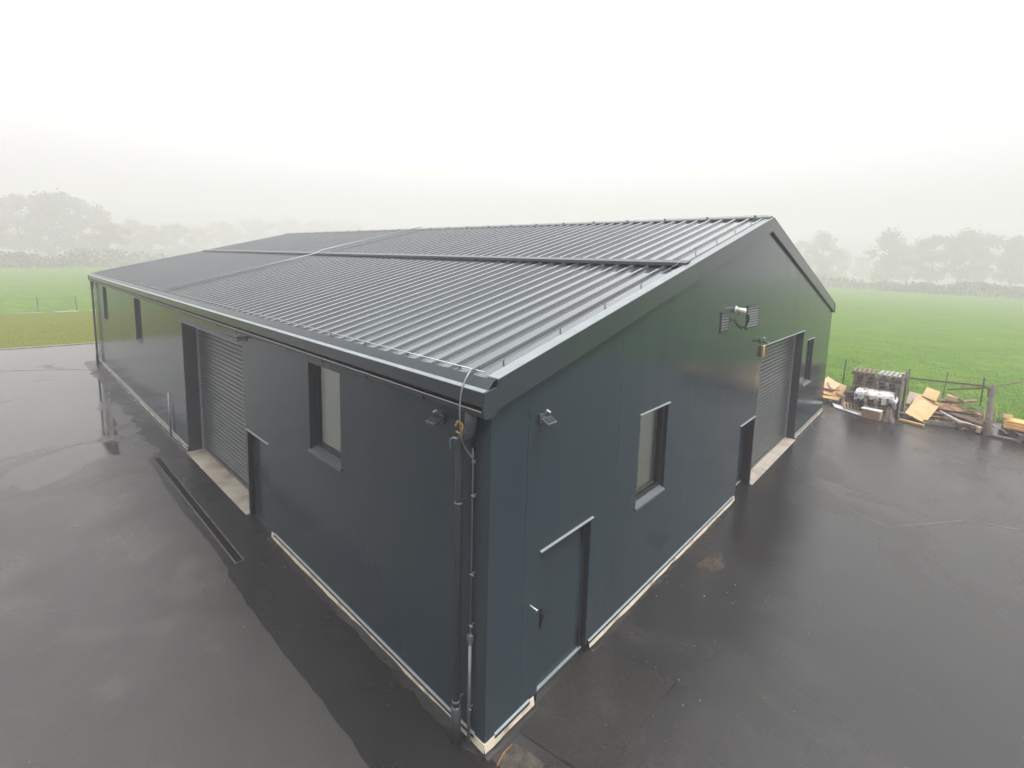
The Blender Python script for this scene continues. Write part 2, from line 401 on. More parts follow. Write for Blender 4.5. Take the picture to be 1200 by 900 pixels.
# personnel doors
def door(ax, i, hinge_hi):
    a, b, z0, z1 = (G_OPEN if ax == 'g' else E_OPEN)[i]; d = DEP[ax, i]; P = Pm(ax)
    mb = MB(); bx(mb, ax, a + .05, b - .05, d, d + .05, z0 + .024, z1 - .05)
    dr = mb.build('door', 'wall', B, bevel=.004)
    fr = MB(); bx(fr, ax, a + .001, a + .048, d - .012, d + .06, z0, z1 - .001); bx(fr, ax, b - .048, b - .001, d - .012, d + .06, z0, z1 - .001); bx(fr, ax, a + .048, b - .048, d - .012, d + .06, z1 - .048, z1 - .001)
    fr.build('door_frame', 'wall_dark', dr)
    th = MB(); bx(th, ax, a + .002, b - .002, d - .03, d + .05, z0 + .004, z0 + .021); th.build('threshold', 'bright' if ax == 'g' else 'wall_dark', dr)
    th = MB(); bx(th, ax, a + .002, b - .002, d - .026, d + .05, 0, z0 + .003); th.build('door_step', 'wall_dark', dr)
    hu = a + .13 if hinge_hi else b - .13; sg = 1 if hinge_hi else -1; hz = 1.02
    h = MB(); bx(h, ax, hu - .022, hu + .022, d - .014, d - .001, hz - .17, hz + .06); h.tube([P(hu, d - .012, hz), P(hu, d - .065, hz)], .011, 8); h.tube([P(hu - sg * .005, d - .06, hz), P(hu + sg * .13, d - .06, hz + .005)], .011, 8)
    h.build('door_handle', 'black', dr)
    bu = b - .075 if hinge_hi else a + .075
    for zz in (z0 + .22, z1 - .22):
        q = MB(); q.tube([P(bu, d - .02, zz - .09), P(bu, d - .02, zz + .09)], .014, 8)
        q.tube([P(bu, d - .02, zz + .09), P(bu, d - .02, zz + .105)], [.014, .006], 8); q.build('hinge', 'black', dr)
door('g', 0, True); door('g', 2, True); door('e', 1, False)
# door stay rod
mb = MB(); mb.tube([(.67, 0, 1.35), (.67, -.10, 1.345)], .008, 8); mb.tube([(.67, -.10, 1.345), (.67, -.108, 1.344)], .012, 8); mb.build('door_stay', 'white', B, True)

# roller doors
def roller(ax, i):
    a, b, z0, z1 = (G_OPEN if ax == 'g' else E_OPEN)[i]; d = DEP[ax, i]; P = Pm(ax)
    prof = []; n = int((z1 - .06) / .100)
    for k in range(n + 1):
        zz = .10 + k * .100
        for q, off in ((0, .012), (.012, .0), (.035, -.010), (.065, -.010), (.088, .0)):
            if zz + q < z1: prof.append((d + off, zz + q))
    mb = MB(); mb.strip(prof, a + .05, b - .05, lambda p, t: P(t, p[0], p[1]))
    r = mb.build('roller_door', 'slat', B)
    bb = MB(); bx(bb, ax, a + .05, b - .05, d - .02, d + .02, .02, .10); bb.build('bottom_bar', 'slat', r)
    for u0, u1 in ((a + .002, a + .055), (b - .055, b - .002)):
        g = MB(); bx(g, ax, u0, u1, d - .045, d + .03, .016, z1 - .01); g.build('guide_rail', 'rail', r)
    ap = MB(); bx(ap, ax, a + .003, b - .003, -.06, d + .1, -.05, .015); ap.build('concrete_apron', 'apron', B, bevel=.006)
roller('g', 3); roller('e', 2)

# louvre vents
def louvre(u0, u1, z0, z1):
    mb = MB()
    bx(mb, 'g', u0, u0 + .03, -.014, -.0015, z0, z1); bx(mb, 'g', u1 - .03, u1, -.014, -.0015, z0, z1)
    bx(mb, 'g', u0, u1, -.028, -.0015, z1, z1 + .035); bx(mb, 'g', u0, u1, -.028, -.0015, z0 - .035, z0)
    v = mb.build('vent', 'trim', B)
    bk = MB(); bk.quad((u0 + .035, -.002, z0), (u1 - .035, -.002, z0), (u1 - .035, -.002, z1), (u0 + .035, -.002, z1)); bk.build('backing', 'black', v)
    s = MB(); n = int((z1 - z0) / .055)
    for k in range(n):
        zc = z0 + (k + .5) * (z1 - z0) / n
        s.prism([(-.004, zc + .018), (-.018, zc - .010), (-.018, zc - .015), (-.004, zc + .013)], u0 + .035, u1 - .035, lambda p, t: (t, p[0], p[1]))
    s.build('slats', 'sill', v)
louvre(5.93, 6.40, 4.03, 4.36); louvre(7.45, 8.28, 3.97, 4.42)
# flue stub
mb = MB(); mb.tube([(6.74, 0, 4.40), (6.74, -.19, 4.39)], .058, 16); mb.tube([(6.74, -.004, 4.40), (6.74, -.012, 4.40)], .085, 16)
fl = mb.build('flue_pipe', 'white', B, True)
mb = MB(); mb.tube([(6.76, -.24, 4.32), (6.78, -.25, 4.22), (6.72, -.22, 4.10), (6.62, -.16, 4.06), (6.58, -.1, 4.12), (6.60, -.03, 4.22)], .02, 8); mb.build('flue_cable', 'black', fl, True)

# ---- roof
RIB, RH = .300, .043
def rib_profile(y0, y1, start):
    pr = [(y0, 0.0)]
    k = math.ceil((y0 - start) / RIB)
    while True:
        y = start + k * RIB
        if y + .10 > y1: break
        if y > y0: pr += [(y, 0.0), (y + .014, RH), (y + .060, RH), (y + .074, 0.0)]
        k += 1
    pr.append((y1, 0.0)); return pr
prof = rib_profile(.02, Lh - .02, .385 - RIB * 2)
XS = 4.36
def slope_sheet(x0, x1, lift):
    mb = MB(); mb.strip(prof, x0, x1, lambda p, t: (t, p[0], rz(t) + lift + p[1])); return mb
r0 = slope_sheet(-.004, XS + .12, 0).build('roof', 'roof', B)
slope_sheet(XS, XR, .045).build('upper_sheet', 'roof', r0)
mb = MB(); mb.strip(prof, XR, W + .02, lambda p, t: (t, p[0], rz(t) + .02 + p[1])); mb.build('rear_sheet', 'roof', r0)
# overlap flashing (step), with front lip standing on the ribs
def yx(p, t): return (p[0], t, p[1])
mb = MB(); z = rz(XS) + .045 + RH + .004
mb.prism([(XS + .14, z + .14 * K + .002), (XS - .06, z - .055 * K + .004), (XS - .065, z - .055), (XS - .060, z - .055), (XS - .055, z - .002), (XS + .14, z + .14 * K - .004)], .035, Lh - .035, yx)
mb.build('overlap_flashing', 'trim', r0)
# ridge cap
mb = MB(); z = rz(XR) + .045 + RH + .006
mb.prism([(XR - .20, z - .20 * K - .035), (XR - .20, z - .20 * K), (XR, z), (XR + .20, z - .20 * K), (XR + .20, z - .2 * K - .035), (XR + .195, z - .2 * K - .035), (XR + .195, z - .2 * K - .005), (XR, z - .006), (XR - .195, z - .2 * K - .005), (XR - .195, z - .2 * K - .035)], -.02, Lh + .02, yx)
mb.build('ridge_cap', 'trim', r0)
# eave flashing with apex lip, sloping face, ledge and fascia
def eave(sgn, y0, y1):
    f = (lambda p, t: (p[0], t, p[1])) if sgn > 0 else (lambda p, t: (W - p[0], t, p[1]))
    mb = MB(); mb.prism([(.004, 4.078), (-.008, 4.094), (-.086, 4.012), (-.084, 4.008), (-.008, 4.088), (.001, 4.074)], y0, y1, f)
    e = mb.build('eave_flashing', 'trim', r0)
    mb = MB(); mb.prism([(-.082, 4.010), (-OV, 3.996), (-OV, 3.988), (-.082, 4.001)], y0, y1, f); mb.build('eave_ledge', 'bright', r0)  # ledge of the same flashing, sky reflection put into its colour
    mb = MB(); mb.prism([(-OV - .002, 3.990), (-OV - .002, 3.850), (-OV + .018, 3.842), (-OV + .02, 3.848), (-OV + .006, 3.856), (-OV + .006, 3.990)], y0, y1, f); mb.build('fascia', 'trim', r0)
eave(1, -.040, Lh + .04); eave(-1, -.04, Lh + .04)
# verge trims: face board, bright cap
def verge(y_out, y_in, x0, x1, zshift):
    lo = .300
    def zt(x): return rz(x) + RH + .012
    for nm, m, d in (('verge_trim', 'trim', 0), ('verge_cap', 'bright', 1)):
        mb = MB()
        pts = [x0, x1]
        o = []
        for x in pts:
            if d == 0: o.append([(x, y_out, zt(x)), (x, y_out, zt(x) - lo), (x, y_out + (y_in - y_out) * .28, zt(x) - lo), (x, y_out + (y_in - y_out) * .28, zt(x))])
            else: o.append([(x, y_out - (y_in - y_out) * .03, zt(x) + .002), (x, y_out - (y_in - y_out) * .03, zt(x) + .010), (x, y_in, zt(x) + .010), (x, y_in, zt(x) - .05)])
        n = 4
        fs = [(i, (i + 1) % n, n + (i + 1) % n, n + i) for i in range(n)] + [(3, 2, 1, 0), (4, 5, 6, 7)]
        mb.add(o[0] + o[1], fs); mb.build(nm, m, r0)
verge(-VV - .012, .085, .02, XR, 0); verge(-VV - .012, .085, XR, W + OV - .03, 0)
verge(Lh + VV + .012, Lh - .085, .02, XR, 0); verge(Lh + VV + .012, Lh - .085, XR, W + OV - .03, 0)
# end plates closing fascia and gutter at the gable corners
for x0, x1, xw in ((-OV - .016, .035, 1), (W + OV + .016, W - .035, -1)):
    for y0, y1 in ((-.070, -.0415), (Lh + .0415, Lh + .070)):
        mb = MB(); mb.prism([(x0, 4.0), (x0, 3.755), (x0 + xw * .03, 3.735), (x0 + xw * .15, 3.745), (x0 + xw * .18, 3.80), (x0 + xw * .19, 4.035)], y0, y1, yx); mb.build('end_plate', 'trim', r0)
# gutters
def gutter(sgn):
    f = (lambda p, t: (p[0], t, p[1])) if sgn > 0 else (lambda p, t: (W - p[0], t, p[1]))
    mb = MB()
    o = [(-.012, 3.84), (-.012, 3.755), (-.03, 3.745), (-.135, 3.745), (-.155, 3.757), (-.158, 3.800), (-.170, 3.808), (-.166, 3.798), (-.154, 3.790), (-.150, 3.762), (-.13, 3.752), (-.02, 3.752), (-.018, 3.84)]
    mb.prism(o, -.040, Lh + .04, f); g = mb.build('gutter', 'gutter', B)
    if sgn > 0:
        mb = MB(); mb.tube([f((-.170, 3.811), -.04), f((-.170, 3.811), Lh + .04)], .007, 6); mb.build('gutter_bead', 'zinc', g)
        for k in range(22):
            y = .9 + k * 1.17; mb = MB(); mb.prism([(-.006, 3.742), (-.163, 3.742), (-.163, 3.806), (-.159, 3.806), (-.159, 3.738), (-.006, 3.738)], y, y + .03, f); mb.build('gutter_bracket', 'gutter', g)
gutter(1); gutter(-1)
# downpipes on the near long side
def downpipe(y, dy, corner):
    mb = MB(); r = .040; x = -.105
    mb.tube([(-.085, y - dy, 3.75), (-.085, y - dy, 3.62), (-.088, y - dy * .9, 3.53), (-.095, y - dy * .5, 3.47), (x, y - dy * .1, 3.42), (x, y, 3.33), (x, y, .30)], [.065, .062, .06, .058, .052, r, r], 14)
    p = mb.build('downpipe', 'pipe', B, True)
    mb = MB(); mb.tube([(x, y, .42), (x, y, .40), (x, y, 0.0)], [.043, .056, .056], 14); mb.build('standpipe', 'pipe', p, True)
    for zz in (2.75, .48):
        mb = MB(); mb.tube([(x, y, zz - .012), (x, y, zz + .012)], .047, 14); mb.box((x, y - .012, zz - .012), (0, y + .012, zz + .012)); mb.build('pipe_clip', 'lamp_grey', p, True)
downpipe(.35, .15, True); downpipe(26.05, -.12, False)

# ------------------------------------------------------------------ lightning conductor
LC = empty('lightning_conductor', (0, .2, 0), 'thin bare metal lightning wire running along the roof edges and down the front corner', 'lightning conductor')
def zr(x, h): return rz(x) + (.045 if x > XS else 0) + h
mb = MB()
mb.tube([(.05, .17, zr(.05, .076)), (.05, Lh - .2, zr(.05, .076))], .006, 6)
mb.tube([(.05, .17, zr(.05, .076)), (XS - .1, .17, zr(XS - .1, .09)), (XS + .1, .17, zr(XS + .1, .11)), (XR - .02, .17, zr(XR, .068))], .003, 6)
mb.tube([(XR, .05, zr(XR, .068)), (XR, Lh - .05, zr(XR, .068))], .005, 6)
mb.tube([(.05, 13.3, zr(.05, .076)), (XS - .1, 13.3, zr(XS - .1, .10)), (XS + .1, 13.3, zr(XS + .1, .12)), (XR, 13.3, zr(XR, .12))], .016, 6)
mb.tube([(.05, Lh - .2, zr(.05, .076)), (XR, Lh - .2, zr(XR, .068))], .006, 6)
mb.build('roof_wire', 'rail', LC, True)
# down lead over the eave
mb = MB()
lead = [(.05, .30, zr(.05, .076)), (-.02, .28, 4.145), (-.10, .255, 4.09), (-.17, .24, 3.99), (-.20, .235, 3.84), (-.205, .23, 3.70), (-.19, .235, 3.58), (-.16, .245, 3.48), (-.12, .26, 3.39), (-.08, .25, 3.32), (-.055, .215, 3.26), (-.05, .20, 3.20), (-.05, .20, 1.24)]
pts = []
for i in range(len(lead) - 1):
    p0 = Vector(lead[max(i - 1, 0)]); p1 = Vector(lead[i]); p2 = Vector(lead[i + 1]); p3 = Vector(lead[min(i + 2, len(lead) - 1)])
    if i == len(lead) - 2: pts.append(p1); break
    for q in range(5):
        t = q / 5; pts.append(.5 * ((2 * p1) + (p2 - p0) * t + (2 * p0 - 5 * p1 + 4 * p2 - p3) * t * t + (3 * p1 - p0 - 3 * p2 + p3) * t ** 3))
pts.append(Vector(lead[-1])); mb.tube(pts, .0085, 8); mb.build('down_lead', 'zinc', LC, True)
def earth_rod(y):
    mb = MB(); mb.tube([(-.05, y, 1.26), (-.05, y, 0.0)], .019, 8); mb.build('earth_rod', 'zinc' if y < 5 else 'rail', LC, True)
    if y > 5: return
    mb = MB(); mb.tube([(-.05, y, 1.20), (-.05, y, 1.32)], .022, 8); mb.box((-.07, y - .03, 1.25), (-.03, y + .03, 1.31)); mb.build('test_clamp', 'zinc', LC)
earth_rod(.20); earth_rod(13.0)
for zz, y in ((3.22, .2), (2.86, .2), (2.0, .2), (1.42, .2), (.45, .2), (.9, 13.0)):
    mb = MB(); mb.tube([(-.05, y, zz), (0, y, zz)], .008, 6); mb.tube([(-.052, y - .035, zz), (-.052, y + .012, zz)], .011, 6); mb.build('wire_clip', 'zinc', LC)
k = 0
for y in [0.55 + .95 * i for i in range(27)]:
    mb = MB(); mb.box((.041, y - .008, zr(.05, .034)), (.059, y + .008, zr(.05, .080))); mb.box((.026, y - .018, zr(.05, .034)), (.076, y + .018, zr(.05, .044))); mb.build('wire_holder', 'zinc', LC)
for i in range(9):
    x = .32 + .93 * i
    if x > XR: break
    mb = MB(); mb.box((x - .006, .165, zr(x, .0)), (x + .006, .177, zr(x, .092))); mb.build('wire_holder', 'lamp_grey', LC)
for i in range(24):
    y = .35 + 1.12 * i; mb = MB(); mb.box((XR - .03, y - .02, zr(XR, .05)), (XR + .03, y + .02, zr(XR, .072))); mb.build('wire_holder', 'lamp_grey', LC)

# ------------------------------------------------------------------ wall lamps and small fittings
def floodlight(ax, u, z, label, scale=.72):
    P = Pm(ax); s = scale
    e = empty('wall_floodlight', P(u, -.001, z), label, 'floodlight', 'floodlights on the warehouse walls')
    mb = MB(); bx(mb, ax, u - .05 * s, u + .05 * s, -.03, -.001, z - .04, z + .06); mb.tube([P(u, -.03, z + .02), P(u, -.10, z + .03)], .016, 8); mb.build('bracket', 'lamp_grey', e)
    ang = math.radians(24)
    mb = MB()
    c = Vector(P(u, -.17 * s, z)); out = Vector(P(0, -1, 0)); side = Vector(P(1, 0, 0))
    f = (out * math.cos(ang) + Vector((0, 0, -math.sin(ang)))).normalized(); n = side.cross(f)
    if n.z < 0: n = -n
    mt = Matrix((side, f, n)).transposed().to_4x4(); mt.translation = c
    mb.xbox(mt, .21 * s, .15 * s, .035); 
    for k in range(5):
        m2 = mt.copy(); m2.translation = c + side * (k - 2) * .035 * s + n * .026; mb.xbox(m2, .008, .10 * s, .02)
    mb.build('housing', 'lamp_grey', e)
    mb = MB(); m2 = mt.copy(); m2.translation = c - n * .020; mb.xbox(m2, .19 * s, .13 * s, .006); mb.build('lamp_glass', 'lamp_glass', e)
    mb = MB(); mb.tube([P(u + .06 * s, -.035, z + .065), P(u + .06 * s, -.06, z + .10), P(u + .06 * s, -.10, z + .085)], .012, 6); mb.build('sensor', 'white', e, True)
    return e
floodlight('g', .74, 3.53, 'small grey floodlight on the gable wall close to the front corner, above the door')
floodlight('e', .75, 3.52, 'small grey floodlight under the gutter, beside the corner downpipe')
floodlight('g', 8.58, 3.56, 'small floodlight above the upper left corner of the gable roller door')
floodlight('e', 6.72, 3.62, 'small floodlight tucked under the gutter beside the long-side roller door')
# amber tube standing in for the yellow streak beside gable roller door
e = empty('amber_tube', (8.69, 0, 3.15), 'amber yellow tube standing in for a yellow streak beside the top of the gable roller door', 'signal lamp')
mb = MB(); mb.tube([(8.685, -.05, 3.47), (8.685, -.05, 3.44), (8.685, -.05, 3.22), (8.685, -.05, 3.18)], [.025, .038, .038, .022], 12); mb.build('tube_body', 'amber', e, True)
mb = MB(); mb.box((8.66, -.05, 3.40), (8.71, -.001, 3.44)); mb.box((8.66, -.05, 3.21), (8.71, -.001, 3.24)); mb.build('bracket', 'lamp_grey', e)
# yellow ring
mb = MB(); R_ = .055
ring = [(-.10 + .01 * math.sin(a * 3), .365 + R_ * math.cos(a), 3.545 + R_ * 1.15 * math.sin(a)) for a in [2 * math.pi * i / 24 for i in range(22)]]
mb.tube(ring, .011, 8); o = mb.build('cable_ring', 'yellow_plastic', None, True); tag(recentre(o), 'yellow plastic cable ring hanging beside the elbow of the corner downpipe', 'cable ring')
# grey cable end hooked beside the elbow
mb = MB(); mb.tube([(-.17, .30, 3.46), (-.19, .34, 3.47), (-.19, .385, 3.44), (-.18, .40, 3.37), (-.17, .40, 3.33)], .011, 8); o = mb.build('cable_end', 'zinc', None, True)
tag(recentre(o), 'short grey cable end curving out beside the corner downpipe elbow', 'cable')
# hi-vis vest on the window board
mb = MB()
for i in range(7):
    for j in range(5): pass
pts = []; nx, ny = 9, 6
for j in range(ny):
    for i in range(nx):
        pts.append((3.12 + .26 * i / (nx - 1), .14 + .10 * j / (ny - 1), 1.675 + .16 * math.sin(math.pi * i / (nx - 1)) * math.sin(math.pi * j / (ny - 1)) * random.uniform(.6, 1.3)))
mb.add(pts, [(j * nx + i, j * nx + i + 1, (j + 1) * nx + i + 1, (j + 1) * nx + i) for j in range(ny - 1) for i in range(nx - 1)])
o = mb.build('hi_vis_vest', 'vest'); tag(recentre(o), 'crumpled yellow-green cloth lying inside the window of the gable wall', 'vest')

# ------------------------------------------------------------------ ground
mb = MB(); n = 40; R0 = 500
mb.add([(R0 * math.cos(2 * math.pi * i / 64) + 10, R0 * math.sin(2 * math.pi * i / 64), -.06) for i in range(64)], [tuple(range(64))])
structure(mb.build('field', 'field'))
yard = [(-60, -45), (13, -45), (16.5, -11.5), (18.2, -10.2), (20.2, -8.6), (20.6, -3), (20.5, 8), (20.6, 20), (20.3, 32.3), (4, 31.9), (-3, 32.4), (-30, 34.8), (-60, 37)]
mb = MB(); mb.add([(x, y, 0) for x, y in yard] + [(x, y, -.2) for x, y in yard], [tuple(range(len(yard)))] + [((i + 1) % len(yard), i, len(yard) + i, len(yard) + (i + 1) % len(yard)) for i in range(len(yard))])
structure(mb.build('yard', 'asphalt'))
mb = MB(); mb.add([(-70, 33.0, -.03), (21.5, 32.2, -.03), (30, 51.4, -.03), (-70, 51.4, -.03)], [(0, 1, 2, 3)]); structure(mb.build('lawn', 'lawn'))
mb = MB(); kp = [(20.4, 32.3), (4, 31.9), (-3, 32.4), (-30, 34.8), (-60, 37.0)]
for (x0, y0), (x1, y1) in zip(kp, kp[1:]):
    mb.add([(x0, y0 + .006, -.1), (x1, y1 + .006, -.1), (x1, y1 + .15, -.1), (x0, y0 + .15, -.1), (x0, y0 + .006, .035), (x1, y1 + .006, .035), (x1, y1 + .15, .035), (x0, y0 + .15, .035)], [(4, 5, 6, 7), (0, 1, 5, 4), (2, 3, 7, 6), (1, 2, 6, 5), (3, 0, 4, 7)])
structure(mb.build('kerb', 'kerb'))
# dry grass line along the lawn fence foot
mb = MB(); 
for k in range(46):
    x = -66 + k * 2 + random.uniform(-.3, .3); mb.box((x, 51.15 + random.uniform(-.1, .1), -.05), (x + random.uniform(.5, 1.6), 51.6 + random.uniform(-.1, .1), -.02 + random.uniform(0, .025)))
structure(mb.build('verge_strip', 'kerb'))
# strip of newer asphalt along the long wall, ragged outer edge
rg = random.Random(3); mb = MB(); ys = [-.35 + .22 * i for i in range(int(27.2 / .22))]
outer = []
for y in ys:
    base = -.90 if y < 5.2 else (-.86 if y < 11.6 else -.55)
    j = .014 if y < 11.6 else .10
    outer.append((base + rg.uniform(-j, j) + (.018 if y < 11.6 else .05) * math.sin(y * 1.3), y))
ov = [(x, y, .004) for x, y in outer]; iv = [(.02, y, .004) for x, y in outer]
m_ = len(ov); mb.add(ov + iv, [(i, m_ + i, m_ + i + 1, i + 1) for i in range(m_ - 1)])
structure(mb.build('asphalt_strip', 'asphalt_new'))
# asphalt turned up against the plinth, uneven
for ax, segs in (('g', [(-.03, .80), (1.90, 7.66), (13.03, W)]), ('e', [(-.03, 5.80), (11.41, Lh)])):
    P = Pm(ax)
    for a_, b_ in segs:
        n_ = max(3, int((b_ - a_) / .12)); tp, md_, bt = [], [], []; hh = .03
        for i in range(n_ + 1):
            t = a_ + (b_ - a_) * i / n_; hh += rg.uniform(-.012, .012); hh = min(.052, max(.010, hh))
            tp.append(P(t, -.014, hh)); md_.append(P(t, -.045 + rg.uniform(-.012, .012), .014 + hh * .25)); bt.append(P(t, -.10 + rg.uniform(-.03, .03), .0055))
        mb = MB(); k_ = n_ + 1; mb.add(tp + md_ + bt, [(i, i + 1, k_ + i + 1, k_ + i) for i in range(n_)] + [(k_ + i, k_ + i + 1, 2 * k_ + i + 1, 2 * k_ + i) for i in range(n_)])
        structure(mb.build('asphalt_fillet', 'asphalt_new'))
# patch of newer asphalt in front of the gable door
pp = [(.42, -.02), (2.05, -.02), (2.13, -.45), (2.25, -1.12), (1.75, -1.10), (1.2, -1.07), (.62, -1.13), (.50, -.6)]
mb = MB(); mb.add([(x, y, .008) for x, y in pp], [tuple(range(len(pp)))]); structure(mb.build('asphalt_patch', 'asphalt_patch'))
# joint in the asphalt running out from the far corner and on the right side
def joint(pts, w, z=.004):
    mb = MB()
    for (x0, y0), (x1, y1) in zip(pts, pts[1:]):
        d = Vector((x1 - x0, y1 - y0)).normalized(); nrm = Vector((-d.y, d.x)) * w / 2
        mb.quad((x0 + nrm.x, y0 + nrm.y, z), (x1 + nrm.x, y1 + nrm.y, z), (x1 - nrm.x, y1 - nrm.y, z), (x0 - nrm.x, y0 - nrm.y, z))
    return mb
structure(joint([(-.75, 24.7), (-1.7, 25.4), (-4, 26.9), (-9, 30)], .06).build('asphalt_joint', 'asphalt_new'))
structure(joint([(9.38, -1.38), (9.0, -2.2), (8.78, -2.74), (9.6, -3.4), (10.33, -3.95), (10.69, -4.89), (11.3, -6.5)], .022).build('asphalt_joint', 'joint'))

# drainage channel
dc = empty('drain_channel', (-.65, 8.4, 0), 'long narrow black grated drain channel in the asphalt beside the long wall', 'drain channel')
mb = MB()
for x in (-.725, -.600): mb.box((x, 5.42, .002), (x + .022, 11.46, .010))
mb.box((-.725, 5.40, .002), (-.578, 5.42, .010)); mb.box((-.725, 11.46, .002), (-.578, 11.48, .010)); mb.build('channel_frame', 'frame_iron', dc)
mb = MB()
for k in range(150):
    y = 5.43 + k * .0402; mb.box((-.703, y, .001), (-.600, y + .024, .008))
mb.box((-.655, 5.42, .001), (-.648, 11.46, .009)); mb.build('grating', 'rubber', dc)
mb = MB(); mb.quad((-.703, 5.42, .0055), (-.6, 5.42, .0055), (-.6, 11.46, .0055), (-.703, 11.46, .0055)); mb.build('channel_bed', 'rubber', dc)

# gravel rubble in a pothole next to the gable
def lump(cx, cy, rx, ry, h, nrm, seed, rot=0.0, base=0.0):
    r = random.Random(seed); mb = MB(); nr, na = 6, 22; pts = []
    for i in range(nr + 1):
        for a in range(na):
            q = i / nr; th = 2 * math.pi * a / na; w = 1 + .22 * math.sin(3 * th + seed) + .12 * math.sin(5 * th + 2 * seed)
            x, y = rx * q * w * math.cos(th), ry * q * w * math.sin(th)
            z = base + h * (1 - q * q) * r.uniform(.55, 1.15) if i < nr else base - .01
            pts.append((cx + x * math.cos(rot) - y * math.sin(rot), cy + x * math.sin(rot) + y * math.cos(rot), z))
    mb.add(pts, [(i * na + a, i * na + (a + 1) % na, (i + 1) * na + (a + 1) % na, (i + 1) * na + a) for i in range(nr) for a in range(na)] + [tuple(range(na))])
    return mb
o = lump(5.02, -.52, .36, .20, .022, 0, 7, -.1).build('gravel_patch', 'rubble'); tag(recentre(o), 'small patch of brown broken rubble in the dark asphalt beside the gable wall', 'rubble')
# stone slab at the front corner
e = empty('stone_slab', (.19, -.38, 0), 'rough broken stone slab with rusty orange edge lying at the front corner of the warehouse', 'stone slab')
sp = [(.27, -.17), (.33, -.20), (.40, -.40), (.33, -.62), (.10, -.60), (-.02, -.42), (.02, -.22), (.16, -.16)]
sp = [(.01, -.20), (.13, -.165), (.27, -.165), (.31, -.21), (.33, -.36), (.34, -.55), (.15, -.60), (-.02, -.52)]
mb = MB(); nn = len(sp); mb.add([(x, y, .03) for x, y in sp] + [(x, y, -.01) for x, y in sp], [tuple(range(nn))[::-1]] + [(i, (i + 1) % nn, nn + (i + 1) % nn, nn + i) for i in range(nn)]); mb.build('slab_top', 'slab', e)
mb = MB(); mb.tube([(.0, -.197, .018), (.13, -.160, .02), (.26, -.158, .018)], [.010, .013, .009], 6); mb.build('rusty_edge', 'rust_edge', e)

# pale stone chips scattered over the asphalt (uncountable)
mb = MB(); rp = random.Random(11)
def chip(x, y, s):
    z = .004; a = rp.uniform(0, 6.28)
    p = [(x + s * math.cos(a + k * 1.257) * rp.uniform(.7, 1.2), y + s * math.sin(a + k * 1.257) * rp.uniform(.7, 1.2), z) for k in range(5)]
    q = [(x + (px - x) * .55, y + (py - y) * .55, z + s * rp.uniform(.6, 1.0)) for px, py, _ in p]
    mb.add(p + q, [(i, (i + 1) % 5, 5 + (i + 1) % 5, 5 + i) for i in range(5)] + [(5, 6, 7, 8, 9)])
for k in range(100):
    if k < 60: x, y = rp.gauss(2.6, 2.2), -abs(rp.gauss(.2, 1.3)) - .06
    elif k < 80: x, y = -rp.uniform(.1, 4.5), rp.uniform(.3, 14)
    else: x, y = rp.uniform(0, 17), -rp.uniform(.1, 7)
    if y > -.05 and x > -.05: continue
    chip(x, y, rp.choice((.005, .006, .007, .009, .013)))
for k in range(160): chip(rp.gauss(1.35, .42), rp.gauss(-.62, .26), rp.choice((.003, .004, .005)))
stuff(mb.build('stone_chips', 'pebble'))

# grass blades
def blades(name, m, n, fx, hmin, hmax, seed):
    r = random.Random(seed); mb = MB()
    for k in range(n):
        x, y, z = fx(r); h = r.uniform(hmin, hmax); 
        for q in range(3):
            a = r.uniform(0, 6.28); w = r.uniform(.006, .014); lx, ly = r.uniform(-.5, .5) * h, r.uniform(-.5, .5) * h
            dx, dy = w * math.cos(a), w * math.sin(a); ox, oy = r.uniform(-.05, .05), r.uniform(-.05, .05)
            mb.add([(x + ox - dx, y + oy - dy, z - .01), (x + ox + dx, y + oy + dy, z - .01), (x + ox + lx, y + oy + ly, z + h)], [(0, 1, 2)])
    return stuff(mb.build(name, m))
def ff(r):
    x = 20.7 + abs(r.gauss(0, 1)) ** 1.4 * 11; return (x, r.uniform(-10 - (x - 20) * .35, 10 + (x - 20) * .2), -.06)
blades('field_grass', 'blade', 24000, ff, .03, .075, 5)
def fl_(r): return (r.uniform(-9, 9), 33 + abs(r.gauss(0, 1)) * 8, -.03)
blades('lawn_grass', 'blade_dry', 6000, fl_, .02, .05, 6)
def fe(r):
    return (20.62 + r.uniform(0, .5), r.uniform(-8, 9), -.06)
blades('edge_grass', 'blade', 1800, fe, .05, .14, 8)

# ------------------------------------------------------------------ fences
def fence(name, label, pts, h, wires, tilt=0.03, pm='post', r=.026):
    e = empty(name, (pts[0][0], pts[0][1], -.06), label, 'fence'); rr = random.Random(len(pts))
    tops = []
    for x, y in pts:
        tx, ty = rr.uniform(-tilt, tilt), rr.uniform(-tilt, tilt); mb = MB()
        mb.tube([(x, y, -.1), (x + tx, y + ty, h)], r, 6); mb.tube([(x + tx, y + ty, h), (x + tx, y + ty, h + .012)], [r * 1.25, r * .6], 6); mb.build('post', pm, e); tops.append((tx, ty))
    for q in wires:
        mb = MB(); l = []
        for (x, y), (tx, ty) in zip(pts, tops):
            l.append((x + tx * q, y + ty * q, h * q))
        mb.tube(l, .006, 4); mb.build('fence_wire', 'wire', e)
    return e
fence('wire_fence', 'low wire fence with dark green steel posts at the meadow edge behind the wood pile', [(23.3, .24), (23.05, -2.2), (23.4, -4.6), (23.2, -7.1), (22.6, -9.6), (23.2, 2.8), (23.1, 5.3), (23.2, 7.8)][5:][::-1] + [(23.3, .24), (23.05, -2.2), (23.4, -4.6), (23.2, -7.1), (22.6, -9.6)], 1.12, (.95, .62, .3), .05)
fence('wire_fence', 'wire fence with thin grey posts between the mown lawn and the far field', [(-12 + 2.25 * i, 51.4 + .05 * i) for i in range(12)], 1.15, (.95, .5), .06)
